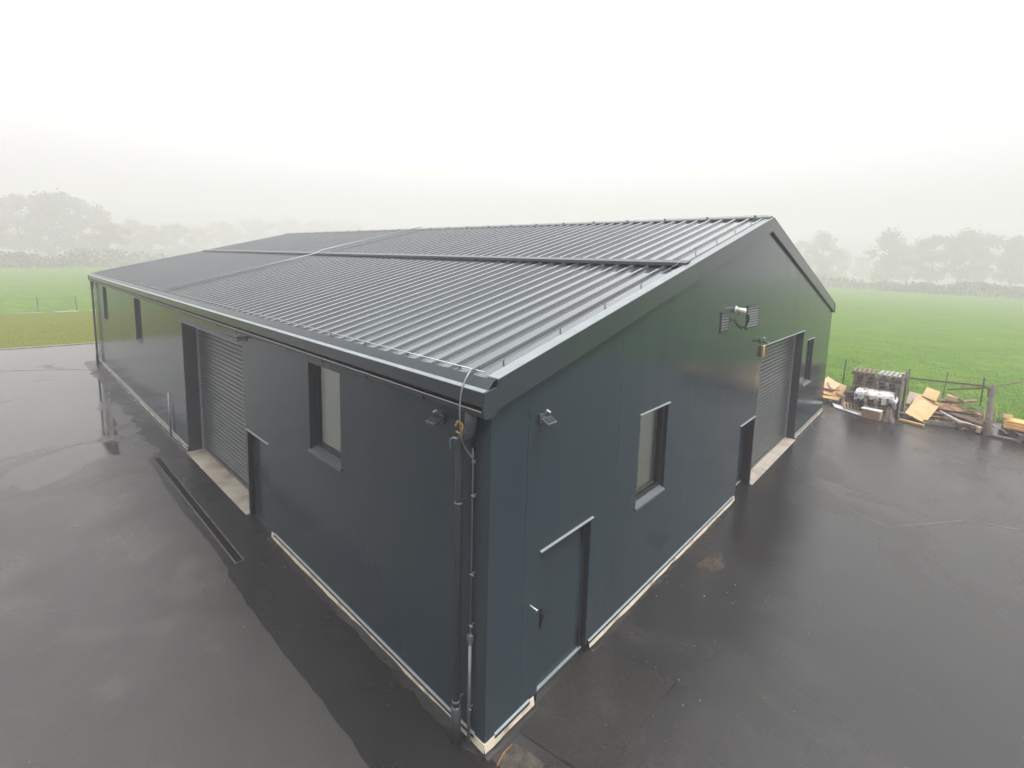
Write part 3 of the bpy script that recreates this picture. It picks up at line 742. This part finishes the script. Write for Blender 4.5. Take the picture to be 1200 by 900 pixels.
# leaning timber rails
def bar(p0, p1, w, t, m, name, label, cat, roll=0.0, group=None, bev=.004):
    a, b = Vector(p0), Vector(p1); d = (b - a); L_ = d.length; d.normalize()
    s = d.cross(Vector((0, 0, 1))); s = s.normalized() if s.length > 1e-3 else Vector((1, 0, 0)); u = s.cross(d)
    mt = Matrix((d, s, u)).transposed().to_4x4() @ Matrix.Rotation(roll, 4, 'X')
    mb = MB(); mb.xbox(Matrix.Identity(4), L_, w, t)
    o = mb.build(name, m, None, bevel=bev); mt.translation = (a + b) / 2; o.matrix_world = mt
    return tag(o, label, cat, group)
bar((21.2, -1.75, 1.02), (21.0, -4.55, 1.18), .045, .06, 'rust', 'timber_rail', 'long dark brown timber rail lying level behind the wood pile against the meadow', 'rail')
bar((21.0, -4.3, 1.02), (21.4, -5.5, 1.46), .035, .05, 'grey_wood', 'timber_rail', 'short grey rail rising to the right behind the split post', 'rail')
bar((20.9, -3.5, .85), (20.6, -4.75, 1.25), .04, .06, 'rust', 'timber_rail', 'thin brown rail slanting up to the split post', 'rail')
bar((22.8, -3.38, -.1), (22.8, -3.46, 1.26), .035, .035, 'rust', 'rusty_post', 'thin rusty post standing in the meadow behind the wood pile', 'post')

# ------------------------------------------------------------------ pallets and scrap wood
def pallet_mesh(seed):
    r = random.Random(seed); mb = MB(); a, b = 1.10, .74
    for k in range(5):
        y = -b / 2 + .065 + k * (b - .13) / 4; mb.box((-a / 2, y - .05, .108), (a / 2, y + .05, .128))
    for x in (-a / 2 + .06, 0, a / 2 - .06): mb.box((x - .06, -b / 2, .088), (x + .06, b / 2, .1075))
    for x in (-a / 2 + .06, 0, a / 2 - .06):
        for y in (-b / 2 + .06, 0, b / 2 - .06): mb.box((x - .06, y - .055, .0205), (x + .06, y + .055, .0875))
    for y in (-b / 2 + .055, 0, b / 2 - .055): mb.box((-a / 2, y - .05, 0), (a / 2, y + .05, .020))
    return mb
protos = {}
def pallet(x, y, z, rot, m, label, group, tx=0.0, ty=0.0, s=1.0):
    if m not in protos:
        o = pallet_mesh(1).build('wooden_pallet', m); protos[m] = o
    else:
        o = protos[m].copy(); col.objects.link(o)
    o.location = (x, y, z); o.rotation_euler = (tx, ty, rot); o.scale = (s, s, 1)
    return tag(o, label, 'pallet', group)
ORD = ['lowest', 'second from the bottom', 'third from the bottom', 'fourth from the bottom', 'fifth from the bottom', 'sixth from the bottom', 'seventh from the bottom', 'eighth from the bottom', 'ninth from the bottom', 'tenth from the bottom', 'topmost']
rr = random.Random(21)
def stack(x, y, n, rot, mats, desc, group, z0=0.0, jit=.03):
    for k in range(n):
        o = 'topmost' if k == n - 1 else ORD[k]
        pallet(x + rr.uniform(-jit, jit), y + rr.uniform(-jit, jit), z0 + k * .131, rot + rr.uniform(-.04, .04), mats[k % len(mats)] if k < n - 1 else mats[-1], f'{o} pallet of the {desc}', group)
# back row: two tall stacks
stack(19.25, -1.00, 11, .06, ['pallet_dark', 'pallet_dark', 'pallet_old', 'pallet_dark', 'pallet_old', 'pallet_old', 'pallet_new', 'pallet_old', 'pallet_old', 'pallet_old'], 'left tall stack behind the white foil', 'pallets in the left rear stack')
stack(19.30, -1.82, 11, -.05, ['pallet_dark', 'pallet_old', 'pallet_dark', 'pallet_old', 'pallet_old', 'pallet_old', 'pallet_old', 'pallet_old', 'pallet_top'], 'right tall stack behind the white foil', 'pallets in the right rear stack')
# front row
stack(18.95, -.82, 5, .15, ['pallet_dark', 'pallet_dark', 'pallet_old', 'pallet_dark'], 'low dark front stack left of the foil-covered one', 'pallets in the low dark front stack')
stack(18.38, -1.52, 6, .08, ['pallet_dark', 'pallet_old', 'pallet_new', 'pallet_old', 'pallet_new'], 'front stack carrying the white foil', 'pallets under the white foil')
pallet(18.40, -.74, .12, .25, 'pallet_new', 'light pallet leaning on edge against the low dark stack, behind the white board', 'pallets leaning at the front', ty=-.45, s=.7)
# foil over front stack
mb = MB(); nx, ny = 16, 18; pts = []
hang = [rr.uniform(.10, .30) for _ in range(ny)]
for j in range(ny):
    for i in range(nx):
        u, v = i / (nx - 1), j / (ny - 1); y = -.90 - 1.26 * v
        if u < .25:
            q = u / .25; x = 17.80 - .03 * rr.random(); z = .803 - (1 - q) * hang[j] + rr.uniform(-.012, .012)
        else:
            q = (u - .25) / .75; x = 17.80 + 1.12 * q; z = .803 + rr.uniform(0, .045) * (q > .02)
        if v > .93: z -= .16
        pts.append((x, y + rr.uniform(-.015, .015), z))
mb.add(pts, [(j * nx + i, j * nx + i + 1, (j + 1) * nx + i + 1, (j + 1) * nx + i) for j in range(ny - 1) for i in range(nx - 1) if not (i < 3 and j in (4, 5, 10, 13) )])
o = mb.build('white_foil', 'tarp'); md = o.modifiers.new('thick', 'SOLIDIFY'); md.thickness = .01
tag(recentre(o), 'crumpled dirty white foil draped over the front pallet stack', 'foil')
# white board on the ground
mb = MB(); wp = [(18.42, -.16), (18.05, -1.36), (17.60, -1.50), (17.35, -1.18), (17.75, -.50)]
wp = [(18.55, -.12), (17.98, -1.52), (17.45, -1.22), (18.02, -.28)]
nn = len(wp); mb.add([(x, y, .05) for x, y in wp] + [(x, y, .012) for x, y in wp], [tuple(range(nn)), tuple(range(nn, 2 * nn))[::-1]] + [((i + 1) % nn, i, nn + i, nn + (i + 1) % nn) for i in range(nn)])
o = mb.build('white_board', 'white_sheet', None, bevel=.004); tag(recentre(o), 'white insulation board lying flat on the asphalt in front of the pallets', 'board')
# cardboard box with white top
e = empty('cardboard_box', (17.55, -1.52, 0), 'brown cardboard box with a white lid in front of the foil-covered pallets', 'box')
mt = Matrix.Translation((17.55, -1.52, .155)) @ Matrix.Rotation(-.15, 4, 'Z')
mb = MB(); mb.xbox(mt, .40, .56, .30); mb.build('carton', 'cardboard', e, bevel=.006)
mb = MB(); mb.xbox(Matrix.Translation((17.58, -1.50, .325)) @ Matrix.Rotation(-.12, 4, 'Z') @ Matrix.Rotation(.05, 4, 'Y'), .46, .60, .03); mb.build('lid', 'white_sheet', e)
# grey sack
o = lump(17.72, -1.98, .30, .17, .46, 0, 2, .3).build('grey_sack', 'bag', None, True); tag(recentre(o), 'dark grey full sack standing between the cardboard box and the leaning boards', 'sack')
# upright weathered boards (frame) right of the stacks
bar((18.35, -2.20, 0), (18.75, -2.20, 1.58), .16, .035, 'grey_wood', 'upright_board', 'tall weathered board leaning upright at the right end of the pallet stacks, nearer one', 'board', roll=1.2)
bar((18.75, -2.32, 0), (19.30, -2.30, 1.62), .14, .035, 'grey_wood', 'upright_board', 'weathered upright board behind the nearer leaning one at the right end of the stacks', 'board', roll=1.0)
bar((18.05, -2.08, 0), (18.40, -2.08, 1.05), .09, .03, 'pallet_old', 'upright_board', 'short narrow grey board leaning beside the grey sack', 'board', roll=1.2)
# yellow beam on the ground
bar((17.95, -2.28, .05), (17.75, -2.98, .05), .09, .08, 'yellow_beam', 'yellow_beam', 'short yellow timber beam lying on the asphalt at the foot of the upright boards', 'beam')
# yellow formwork panels
def slabp(corners, t, m, name, label, cat, group=None):
    c = [Vector(p) for p in corners]; n = (c[1] - c[0]).cross(c[3] - c[0]).normalized()
    if n.z < 0: n = -n
    mb = MB(); k = len(c); mb.add(c + [p - n * t for p in c], [tuple(range(k)), tuple(range(k, 2 * k))[::-1]] + [((i + 1) % k, i, k + i, k + (i + 1) % k) for i in range(k)])
    o = mb.build(name, m, None, bevel=.004); return tag(recentre(o), label, cat, group)
slabp([(18.45, -2.40, .22), (18.15, -3.00, .05), (19.15, -3.35, .62), (19.40, -2.70, .80)], .035, 'yellow_ply', 'formwork_panel', 'large square yellow formwork panel leaning forward in the middle of the wood pile', 'panel')
slabp([(19.3, -2.80, .78), (19.05, -3.20, .70), (19.45, -3.30, 1.00), (19.7, -2.90, 1.06)], .06, 'yellow_ply', 'formwork_panel', 'small yellow panel piece on top behind the large leaning panel', 'panel')
slabp([(19.5, -2.35, .35), (19.2, -2.75, .38), (19.7, -2.95, .72), (20.0, -2.4, .74)], .025, 'pink_board', 'pink_board', 'pale pinkish board leaning behind the large yellow panel', 'board')
# left heap of yellow boards on dark pallet base
pallet(19.35, .55, 0, .3, 'pallet_dark', 'dark pallet under the yellow board heap beside the warehouse corner', 'pallets under the yellow heap')
pallet(19.0, -.05, .0, .1, 'pallet_dark', 'dark pallet half under the yellow heap, next to the low dark stack', 'pallets under the yellow heap', s=.8)
slabp([(18.75, .75, .17), (18.55, -.30, .20), (19.5, -.45, .50), (19.9, .7, .55)], .03, 'yellow_ply', 'yellow_board', 'lowest yellow board of the heap by the warehouse corner', 'board', 'yellow boards in the corner heap')
slabp([(18.85, .60, .34), (18.80, -.28, .28), (19.45, -.50, .62), (19.8, .45, .80)], .03, 'yellow_ply', 'yellow_board', 'tilted yellow board in the middle of the heap by the warehouse corner', 'board', 'yellow boards in the corner heap')
slabp([(19.0, .45, .55), (18.95, -.05, .48), (19.35, -.22, .68), (19.6, .30, .90)], .03, 'pale_wood', 'yellow_board', 'pale topmost board of the heap by the warehouse corner', 'board', 'yellow boards in the corner heap')
bar((18.95, -.15, .45), (18.72, -.55, .36), .10, .03, 'yellow_beam', 'yellow_board', 'short yellow offcut sticking out of the heap towards the dark pallets', 'board')
mb = MB(); mb.tube([(19.2, .22, .72), (18.98, .08, .56), (18.90, -.10, .50), (18.95, -.28, .52)], .020, 6); o = mb.build('bent_strip', 'brown_wood', None, True); tag(recentre(o), 'dark bent strip curving over the yellow board heap', 'strip')
# low board edge (front board of the pile) and pile of brown boards behind it
bar((18.2, -2.95, .08), (18.75, -4.62, .12), .035, .15, 'grey_wood', 'edge_board', 'long weathered board on edge along the front of the brown wood heap', 'board')
bd = random.Random(5)
DESC = ['reddish brown', 'dark brown', 'grey brown', 'pale brown', 'wet black-brown']
mats_ = ['rot_wood', 'brown_wood', 'grey_wood', 'pale_wood', 'pallet_dark']
PL = []
spots = [((18.5, -2.55, .10), (18.9, -3.9, .14)), ((18.7, -2.6, .16), (18.9, -4.2, .20)), ((18.6, -3.1, .24), (19.1, -4.45, .18)), ((19.0, -2.5, .20), (19.2, -4.2, .30)),
         ((18.8, -3.2, .34), (19.2, -4.5, .30)), ((19.1, -3.3, .50), (19.5, -4.5, .42)), ((19.2, -2.9, .42), (19.5, -4.4, .60)), ((19.4, -3.4, .62), (19.6, -4.3, .86)), ((19.0, -3.5, .44), (18.7, -4.5, .26))]
WHERE = ['at the front bottom of', 'second from the front at the bottom of', 'lying crooked across the front of', 'in the middle row of', 'sloping down to the right in', 'high on the back of', 'rising to the right at the back of', 'topmost at the back of', 'lying across the right end of']
cols = [1, 2, 0, 4, 1, 0, 2, 1, 4]
for k, (a, b) in enumerate(spots):
    bar(a, b, bd.uniform(.12, .22), bd.uniform(.03, .06), mats_[cols[k]], 'scrap_board', f'{DESC[cols[k]]} scrap board {WHERE[k]} the brown wood heap', 'board', roll=bd.uniform(-.4, .4))
o = lump(19.15, -3.60, .50, .22, .20, 0, 12, -1.35, .50).build('bark_slab', 'rot_wood'); tag(recentre(o), 'thick orange-brown bark slab lying on top of the brown wood heap', 'slab')
bar((19.45, -3.15, .70), (19.35, -3.75, .76), .17, .06, 'pale_wood', 'scrap_board', 'short pale board behind the orange-brown bark slab', 'board', roll=.2)
mb = MB(); sc = random.Random(77)
for k in range(150):
    x, y = sc.uniform(18.45, 19.7), sc.uniform(-4.6, -2.45); z = sc.uniform(.02, .12 + .38 * (x - 18.4) * (1 - abs(y + 3.5) * .35)); L_ = sc.uniform(.15, .7)
    mt = Matrix.Translation((x, y, z)) @ Euler((sc.uniform(-.4, .4), sc.uniform(-.35, .35), sc.gauss(1.45, .5))).to_matrix().to_4x4(); mb.xbox(mt, L_, sc.uniform(.04, .14), sc.uniform(.012, .04))
stuff(mb.build('wood_scraps', 'scrap'), 'loose mass of broken brown wood scraps filling the wood heap', 'wood scraps')
o = MB(); o.xbox(Matrix.Translation((19.3, -3.62, .86)) @ Matrix.Rotation(.3, 4, 'Z') @ Matrix.Rotation(.2, 4, 'X'), .2, .28, .17); o = o.build('wood_block', 'pale_wood', None, bevel=.008); tag(recentre(o), 'pale yellow wood block on top of the brown wood heap', 'block')
# brown lumps behind upright boards
o = lump(19.3, -2.62, .35, .26, .55, 0, 6, .2).build('rubbish_sack', 'rot_wood', None, True); tag(recentre(o), 'red-brown bag of rubbish between the upright boards and the yellow panel', 'bag')
o = lump(18.75, -2.52, .25, .20, .28, 0, 9, .8).build('rubbish_sack', 'cloth', None, True); tag(recentre(o), 'small pinkish sack low between the upright boards and yellow panel', 'bag')
# pale cloth strip over the front
mb = MB(); mb.tube([(18.75, -3.35, .45), (18.55, -3.62, .34), (18.45, -3.9, .22), (18.50, -4.15, .22), (18.42, -4.45, .12)], [.03, .06, .085, .05, .03], 8)
o = mb.build('cloth_strip', 'cloth', None, True); tag(recentre(o), 'pale twisted cloth strip hanging over the front of the brown wood heap', 'cloth')
bar((18.45, -4.0, .26), (18.35, -4.5, .22), .06, .03, 'pale_wood', 'scrap_board', 'short pale stick lying at the right front of the brown wood heap', 'stick')
o = MB(); o.tube([(18.30, -4.38, .04), (18.32, -4.40, .20), (18.34, -4.41, .26)], [.06, .075, .04], 8); o = o.build('wood_block', 'pale_wood'); tag(recentre(o), 'small pale wood stump in front of the split post', 'block')
# brown planks slanting into the split post
bar((19.4, -3.65, .98), (18.9, -4.65, .45), .13, .04, 'grey_wood', 'scrap_board', 'grey-brown plank slanting down to the split post', 'board', roll=.5)
bar((19.6, -3.75, .90), (19.1, -4.75, .36), .11, .04, 'brown_wood', 'scrap_board', 'dark brown plank slanting down to the split post, behind the grey-brown one', 'board', roll=.4)
# split post
e = empty('split_post', (18.6, -4.62, 0), 'thick weathered grey post with splintered pale sides at the end of the wood heap', 'post')
mb = MB(); mb.tube([(18.45, -4.62, 0), (18.52, -4.60, .5), (18.66, -4.60, 1.1), (18.78, -4.62, 1.62)], [.10, .115, .085, .06], 7); mb.tube([(18.85, -4.55, 1.2), (18.80, -4.52, 1.50), (18.80, -4.50, 1.60)], [.05, .05, .02], 6); mb.build('trunk', 'grey_wood', e)
mb = MB(); mb.prism([(18.38, .70), (18.44, .98), (18.42, .35), (18.36, .40)], -4.50, -4.47, yx); mb.prism([(18.5, .45), (18.56, .95), (18.60, .9), (18.56, .4)], -4.78, -4.75, yx); mb.build('splinter', 'pale_wood', e)
mb = MB(); mb.tube([(18.36, -4.56, .46), (18.34, -4.60, .2), (18.32, -4.62, .0)], [.09, .12, .13], 7); mb.build('fallen_bark', 'pallet_old', e)
# right stack: yellow planks on a grey-brown base
pallet(18.75, -5.45, 0, .35, 'pallet_old', 'grey pallet under the yellow planks at the right edge', 'pallets under the yellow planks')
pallet(18.75, -5.50, .131, .33, 'pallet_dark', 'dark pallet directly beneath the yellow planks at the right edge', 'pallets under the yellow planks')
names_ = ['bottom front', 'bottom middle', 'bottom back', 'middle front', 'centre', 'middle back', 'top front', 'top middle', 'top back']
for k in range(9):
    lv, q = divmod(k, 3)
    x0 = 18.45 + q * .20 + .05 * lv
    bar((x0 + .10, -4.98 - .03 * q, .35 + lv * .085), (x0 - .10, -6.25, .35 + lv * .085), .16, .075, 'yellow_beam', 'yellow_plank', f'{names_[k]} plank of the yellow plank stack at the right edge', 'plank', group='yellow planks in the right stack')
o = MB(); o.xbox(Matrix.Translation((18.75, -5.02, .66)) @ Matrix.Rotation(.4, 4, 'Z') @ Matrix.Rotation(.25, 4, 'Y'), .20, .26, .12); o = o.build('wood_block', 'pale_wood', None, bevel=.006); tag(recentre(o), 'pale wood block resting on the left end of the yellow planks', 'block')
bar((18.9, -4.75, .25), (18.6, -5.15, .12), .18, .03, 'pink_board', 'scrap_board', 'pinkish short board between the split post and the yellow planks', 'board', roll=.3)
bar((18.25, -4.72, .05), (18.15, -5.3, .05), .16, .06, 'pallet_old', 'scrap_board', 'grey-brown board lying on the asphalt at the foot of the split post', 'board')

# ------------------------------------------------------------------ trees in the fog
def tree_proto(seed, leaf, nleaf=2600, spread=.34, crown0=.22):
    """unit-height tree: returns trunk and crown meshes"""
    r = random.Random(seed); tr = MB(); cr = MB()
    tr.tube([(0, 0, -.02), (.004, .003, .2), (.012, -.006, .5), (.0, .01, .82)], [.026, .020, .013, .004], 8)
    clumps = [(Vector((0, 0, .88)), .10)]
    for k in range(15):
        h = crown0 + (1 - crown0 - .12) * (k + .5) / 15; a = k * 2.4 + r.uniform(-.4, .4)
        env = spread * math.sin(math.pi * min(1, max(.12, (h - crown0 + .12) / (1.05 - crown0)))) ** .7
        ln = env * r.uniform(.55, 1.05); e = Vector((math.cos(a) * ln, math.sin(a) * ln, h + ln * r.uniform(.15, .6)))
        m0 = Vector((math.cos(a) * ln * .45, math.sin(a) * ln * .45, h + ln * .1))
        tr.tube([(0, 0, h - .06), m0, e], [.011, .007, .002], 5)
        clumps.append((e, r.uniform(.085, .15))); 
        if r.random() < .8: clumps.append((m0 + Vector((r.uniform(-.05, .05), r.uniform(-.05, .05), r.uniform(.0, .08))), r.uniform(.08, .13)))
    tot = sum(c[1] ** 2 for c in clumps)
    for c, rad in clumps:
        n = int(nleaf * rad ** 2 / tot)
        for _ in range(n):
            v = Vector((r.gauss(0, 1), r.gauss(0, 1), r.gauss(0, .75))); v = v.normalized() * rad * r.uniform(.25, 1.15) if v.length else v
            p = c + v; s = r.uniform(.014, .030); n1 = Vector((r.gauss(0, 1), r.gauss(0, 1), r.gauss(0, 1))).normalized(); t1 = n1.orthogonal().normalized(); t2 = n1.cross(t1)
            cr.quad(p - t1 * s, p - t2 * s * .7, p + t1 * s, p + t2 * s * .7)
    return tr, cr
TP = []
for seed, leaf, n, sp, c0 in ((1, 'leaf_a', 3800, .40, .10), (2, 'leaf_b', 3400, .36, .10), (3, 'leaf_c', 3600, .34, .08), (4, 'leaf_b', 2800, .42, .12), (5, 'leaf_a', 3000, .26, .06)):
    t, c = tree_proto(seed, leaf, n, sp, c0); TP.append((t, c, leaf))
TM = []
def tree(x, y, h, k, rot, label, group, wide=1.0):
    x, y, h = -3.1 + (x + 3.1) * 1.9, -3.25 + (y + 3.25) * 1.9, 5.2 + (h - 5.2) * 1.9
    e = empty('tree', (x, y, -.06), label, 'tree', group); e.rotation_euler.z = rot; e.scale = (h * wide, h * wide, h)
    while len(TM) < len(TP): TM.append(None)
    if TM[k] is None:
        t, c, lf = TP[k]
        def raw(mb, name, m):
            me = bpy.data.meshes.new(name); me.from_pydata(mb.v, [], mb.f); me.materials.append(M[m]); o = bpy.data.objects.new(name, me); return o
        TM[k] = (raw(t, 'trunk', 'bark'), raw(c, 'crown', lf)); a, b = TM[k]
    else:
        a, b = TM[k][0].copy(), TM[k][1].copy()
    for o in (a, b): col.objects.link(o); o.parent = e
LEFT = [(-9, 138, 14.5, 0), (-4.0, 131.7, 12.6, 3), (1.7, 146.7, 15.8, 0), (6.1, 136.4, 16.6, 2), (11.2, 146.1, 16.2, 0), (13.0, 126, 10.7, 1), (21.6, 159.9, 13.1, 3), (24.4, 154.4, 11.9, 1), (32.2, 163.0, 12.7, 0), (40.9, 176.4, 12.8, 3), (51.5, 189.1, 16.2, 1), (65.6, 200.5, 18.4, 0), (80.7, 211.0, 21, 3), (93.8, 210.8, 21.5, 1), (110.4, 213.9, 22, 0)]
LL = ['cut off by the left edge of the photo', 'at the left edge of the photo', 'broad and tall, second group from the left edge', 'tallest of the left grove', 'with a wide rounded crown at the right of the left grove', 'low and brownish in front of the left grove', 'small, first to the right of the left grove', 'small, second to the right of the left grove', 'small and rounded above the far warehouse corner', 'faint, above the far roof corner', 'faint, behind the far half of the roof edge', 'barely visible, behind the far end of the ridge', 'barely visible, right of the far ridge end', 'barely visible, behind the ridge', 'barely visible, furthest along the ridge']
for (x, y, h, k), d in zip(LEFT, LL): tree(x, y, h, k, x * 1.7, 'foggy grey tree ' + d, 'trees beyond the left field', 1.05)
RIGHT = [(162.9, 33.4, 14.4, 0), (144.4, 24.1, 15.6, 4), (169.7, 24.1, 12.7, 2), (180.5, 19.2, 10.5, 3), (136.4, 8.8, 15.2, 4), (146.6, 5.6, 12.8, 1), (134.8, .6, 13.9, 0), (131.9, -3.8, 15.0, 3), (146.8, -8.2, 15.3, 1), (136.6, -12.1, 13.8, 0), (146.3, -16.9, 15.5, 2)]
RL = ['just right of the warehouse gable peak', 'slim and tall right of the gable', 'second right of the gable', 'low and faint in the gap right of the gable', 'slim and dark at the left end of the right grove', 'behind the left end of the right grove', 'broad in the middle of the right grove', 'tallest of the right grove', 'brownish behind the tallest of the right grove', 'near the right edge of the photo', 'cut off at the right edge of the photo']
for (x, y, h, k), d in zip(RIGHT, RL): tree(x, y, h, k, y * 2.3, 'foggy grey tree ' + d, 'trees beyond the right field', 1.05)
# undergrowth at the foot of both groves
def hedge(name, label, pts, h, w, seed, n):
    r = random.Random(seed); mb = MB()
    for _ in range(n):
        t = r.random() * (len(pts) - 1); i = int(t); q = t - i; x = pts[i][0] * (1 - q) + pts[i + 1][0] * q; y = pts[i][1] * (1 - q) + pts[i + 1][1] * q
        hh = h * (.65 + .35 * math.sin(x * .5 + seed) * math.cos(y * .37)); z = hh * r.random() ** .8 - .05
        ww = w * (1 - .5 * z / h); p = Vector((x + r.gauss(0, ww), y + r.gauss(0, ww), z)); s = r.uniform(.2, .5)
        n1 = Vector((r.gauss(0, 1), r.gauss(0, 1), r.gauss(0, 1))).normalized(); t1 = n1.orthogonal().normalized(); t2 = n1.cross(t1)
        mb.quad(p - t1 * s, p - t2 * s * .7, p + t1 * s, p + t2 * s * .7)
    return tag(stuff(mb.build(name, 'hedge')), label, 'hedge')
hedge('hedge', 'brownish misty undergrowth along the far edge of the left field', [(-40, 168), (-4, 164), (14, 170), (40, 200), (80, 270), (140, 340)], 5.2, 2.2, 1, 9000)
hedge('hedge', 'grey misty undergrowth along the far edge of the right field', [(200, 70), (190, 40), (178, 12), (170, 0), (172, -18), (184, -40)], 4.6, 2.2, 2, 8000)

# ------------------------------------------------------------------ fog
HZ_D, HZ_A = .0058, .935
mb = MB(); mb.box((-502, -512, -1.2), (522, 512, 46)); hz = mb.build('haze', 'white'); hz.data.materials.clear()
hm = bpy.data.materials.new('fog'); hm.use_nodes = True; nt = hm.node_tree; nt.nodes.clear()
o = nt.nodes.new('ShaderNodeOutputMaterial'); v = nt.nodes.new('ShaderNodeVolumePrincipled'); v.inputs['Density'].default_value = HZ_D
v.inputs['Color'].default_value = (HZ_A, HZ_A * .962, HZ_A * 1.0, 1); v.inputs['Anisotropy'].default_value = .0
nt.links.new(v.outputs[0], o.inputs['Volume']); hz.data.materials.append(hm); stuff(hz, 'pale even fog hanging over the whole site', 'fog')

# ------------------------------------------------------------------ light
SUN_EL, SUN_AZ = math.radians(70), math.radians(172)
w = bpy.data.worlds.new('World'); scene.world = w; w.use_nodes = True; nt = w.node_tree; N = nt.nodes; Lk = nt.links
bg = N['Background']; sky = N.new('ShaderNodeTexSky'); sky.sky_type = 'NISHITA'; sky.sun_disc = False; sky.sun_elevation = SUN_EL; sky.sun_rotation = SUN_AZ
sky.altitude = 0; sky.air_density = 1.0; sky.dust_density = 6.0; sky.ozone_density = 1.0
hs = N.new('ShaderNodeHueSaturation'); hs.inputs['Saturation'].default_value = .03
Lk.new(sky.outputs['Color'], hs.inputs['Color'])
tc = N.new('ShaderNodeTexCoord'); sp_ = N.new('ShaderNodeSeparateXYZ'); Lk.new(tc.outputs['Generated'], sp_.inputs[0])
mr = N.new('ShaderNodeMapRange'); pw = N.new('ShaderNodeMath'); pw.operation = 'POWER'; pw.use_clamp = True; Lk.new(sp_.outputs['Z'], pw.inputs[0]); pw.inputs[1].default_value = .25
Lk.new(pw.outputs[0], mr.inputs['Value'])   # overcast sky: brighter towards the zenith
mr.inputs['From Min'].default_value = 0; mr.inputs['From Max'].default_value = 1; mr.inputs['To Min'].default_value = .60; mr.inputs['To Max'].default_value = 2.5
mu = N.new('ShaderNodeMix'); mu.data_type = 'RGBA'; mu.blend_type = 'MULTIPLY'; mu.inputs[0].default_value = 1.0
Lk.new(hs.outputs['Color'], mu.inputs[6]); cb = N.new('ShaderNodeCombineColor')
vd = N.new('ShaderNodeVectorMath'); vd.operation = 'DOT_PRODUCT'; Lk.new(tc.outputs['Generated'], vd.inputs[0]); vd.inputs[1].default_value = (.45, .89, 0)   # sky brightened to the north-east to lift roof and yard sheen
ma = N.new('ShaderNodeMath'); ma.operation = 'MULTIPLY_ADD'; Lk.new(vd.outputs['Value'], ma.inputs[0]); ma.inputs[1].default_value = .72; ma.inputs[2].default_value = 1.0
mm_ = N.new('ShaderNodeMath'); mm_.operation = 'MULTIPLY'; Lk.new(ma.outputs[0], mm_.inputs[0]); Lk.new(mr.outputs['Result'], mm_.inputs[1])
for i in range(3): Lk.new(mm_.outputs[0], cb.inputs[i])
Lk.new(cb.outputs[0], mu.inputs[7]); Lk.new(mu.outputs[2], bg.inputs['Color']); bg.inputs['Strength'].default_value = .12
sd = bpy.data.lights.new('sun', 'SUN'); sd.energy = 1.6; sd.angle = math.radians(20); sd.color = (1, .97, .93)
so = bpy.data.objects.new('sun', sd); col.objects.link(so)
dirv = Vector((math.sin(SUN_AZ) * math.cos(SUN_EL), math.cos(SUN_AZ) * math.cos(SUN_EL), math.sin(SUN_EL)))
so.rotation_euler = (-dirv).to_track_quat('-Z', 'Y').to_euler(); so.location = (0, -10, 60)

# ------------------------------------------------------------------ camera
cd = bpy.data.cameras.new('camera'); cam = bpy.data.objects.new('camera', cd); col.objects.link(cam); scene.camera = cam
cam.location = (-3.1179, -3.2499, 5.2295); cam.rotation_euler = (1.4501, -.0320, -.8527)
cd.sensor_width = 36; cd.sensor_fit = 'HORIZONTAL'; cd.lens = 558.052 / 1200 * 36
cd.shift_x = -29.464 / 1200; cd.shift_y = -75.11 / 1200; cd.clip_start = .05; cd.clip_end = 3000
scene.view_settings.view_transform = 'Standard'; scene.view_settings.look = 'None'; scene.view_settings.gamma = 1; scene.view_settings.use_curve_mapping = False
scene.view_settings.exposure = 0.18
scene.render.engine = 'CYCLES'
scene.cycles.volume_bounces = 1; scene.cycles.max_bounces = 8; scene.cycles.diffuse_bounces = 3; scene.cycles.glossy_bounces = 3; scene.cycles.transparent_max_bounces = 12
scene.cycles.use_denoising = True; scene.cycles.caustics_reflective = False; scene.cycles.caustics_refractive = False
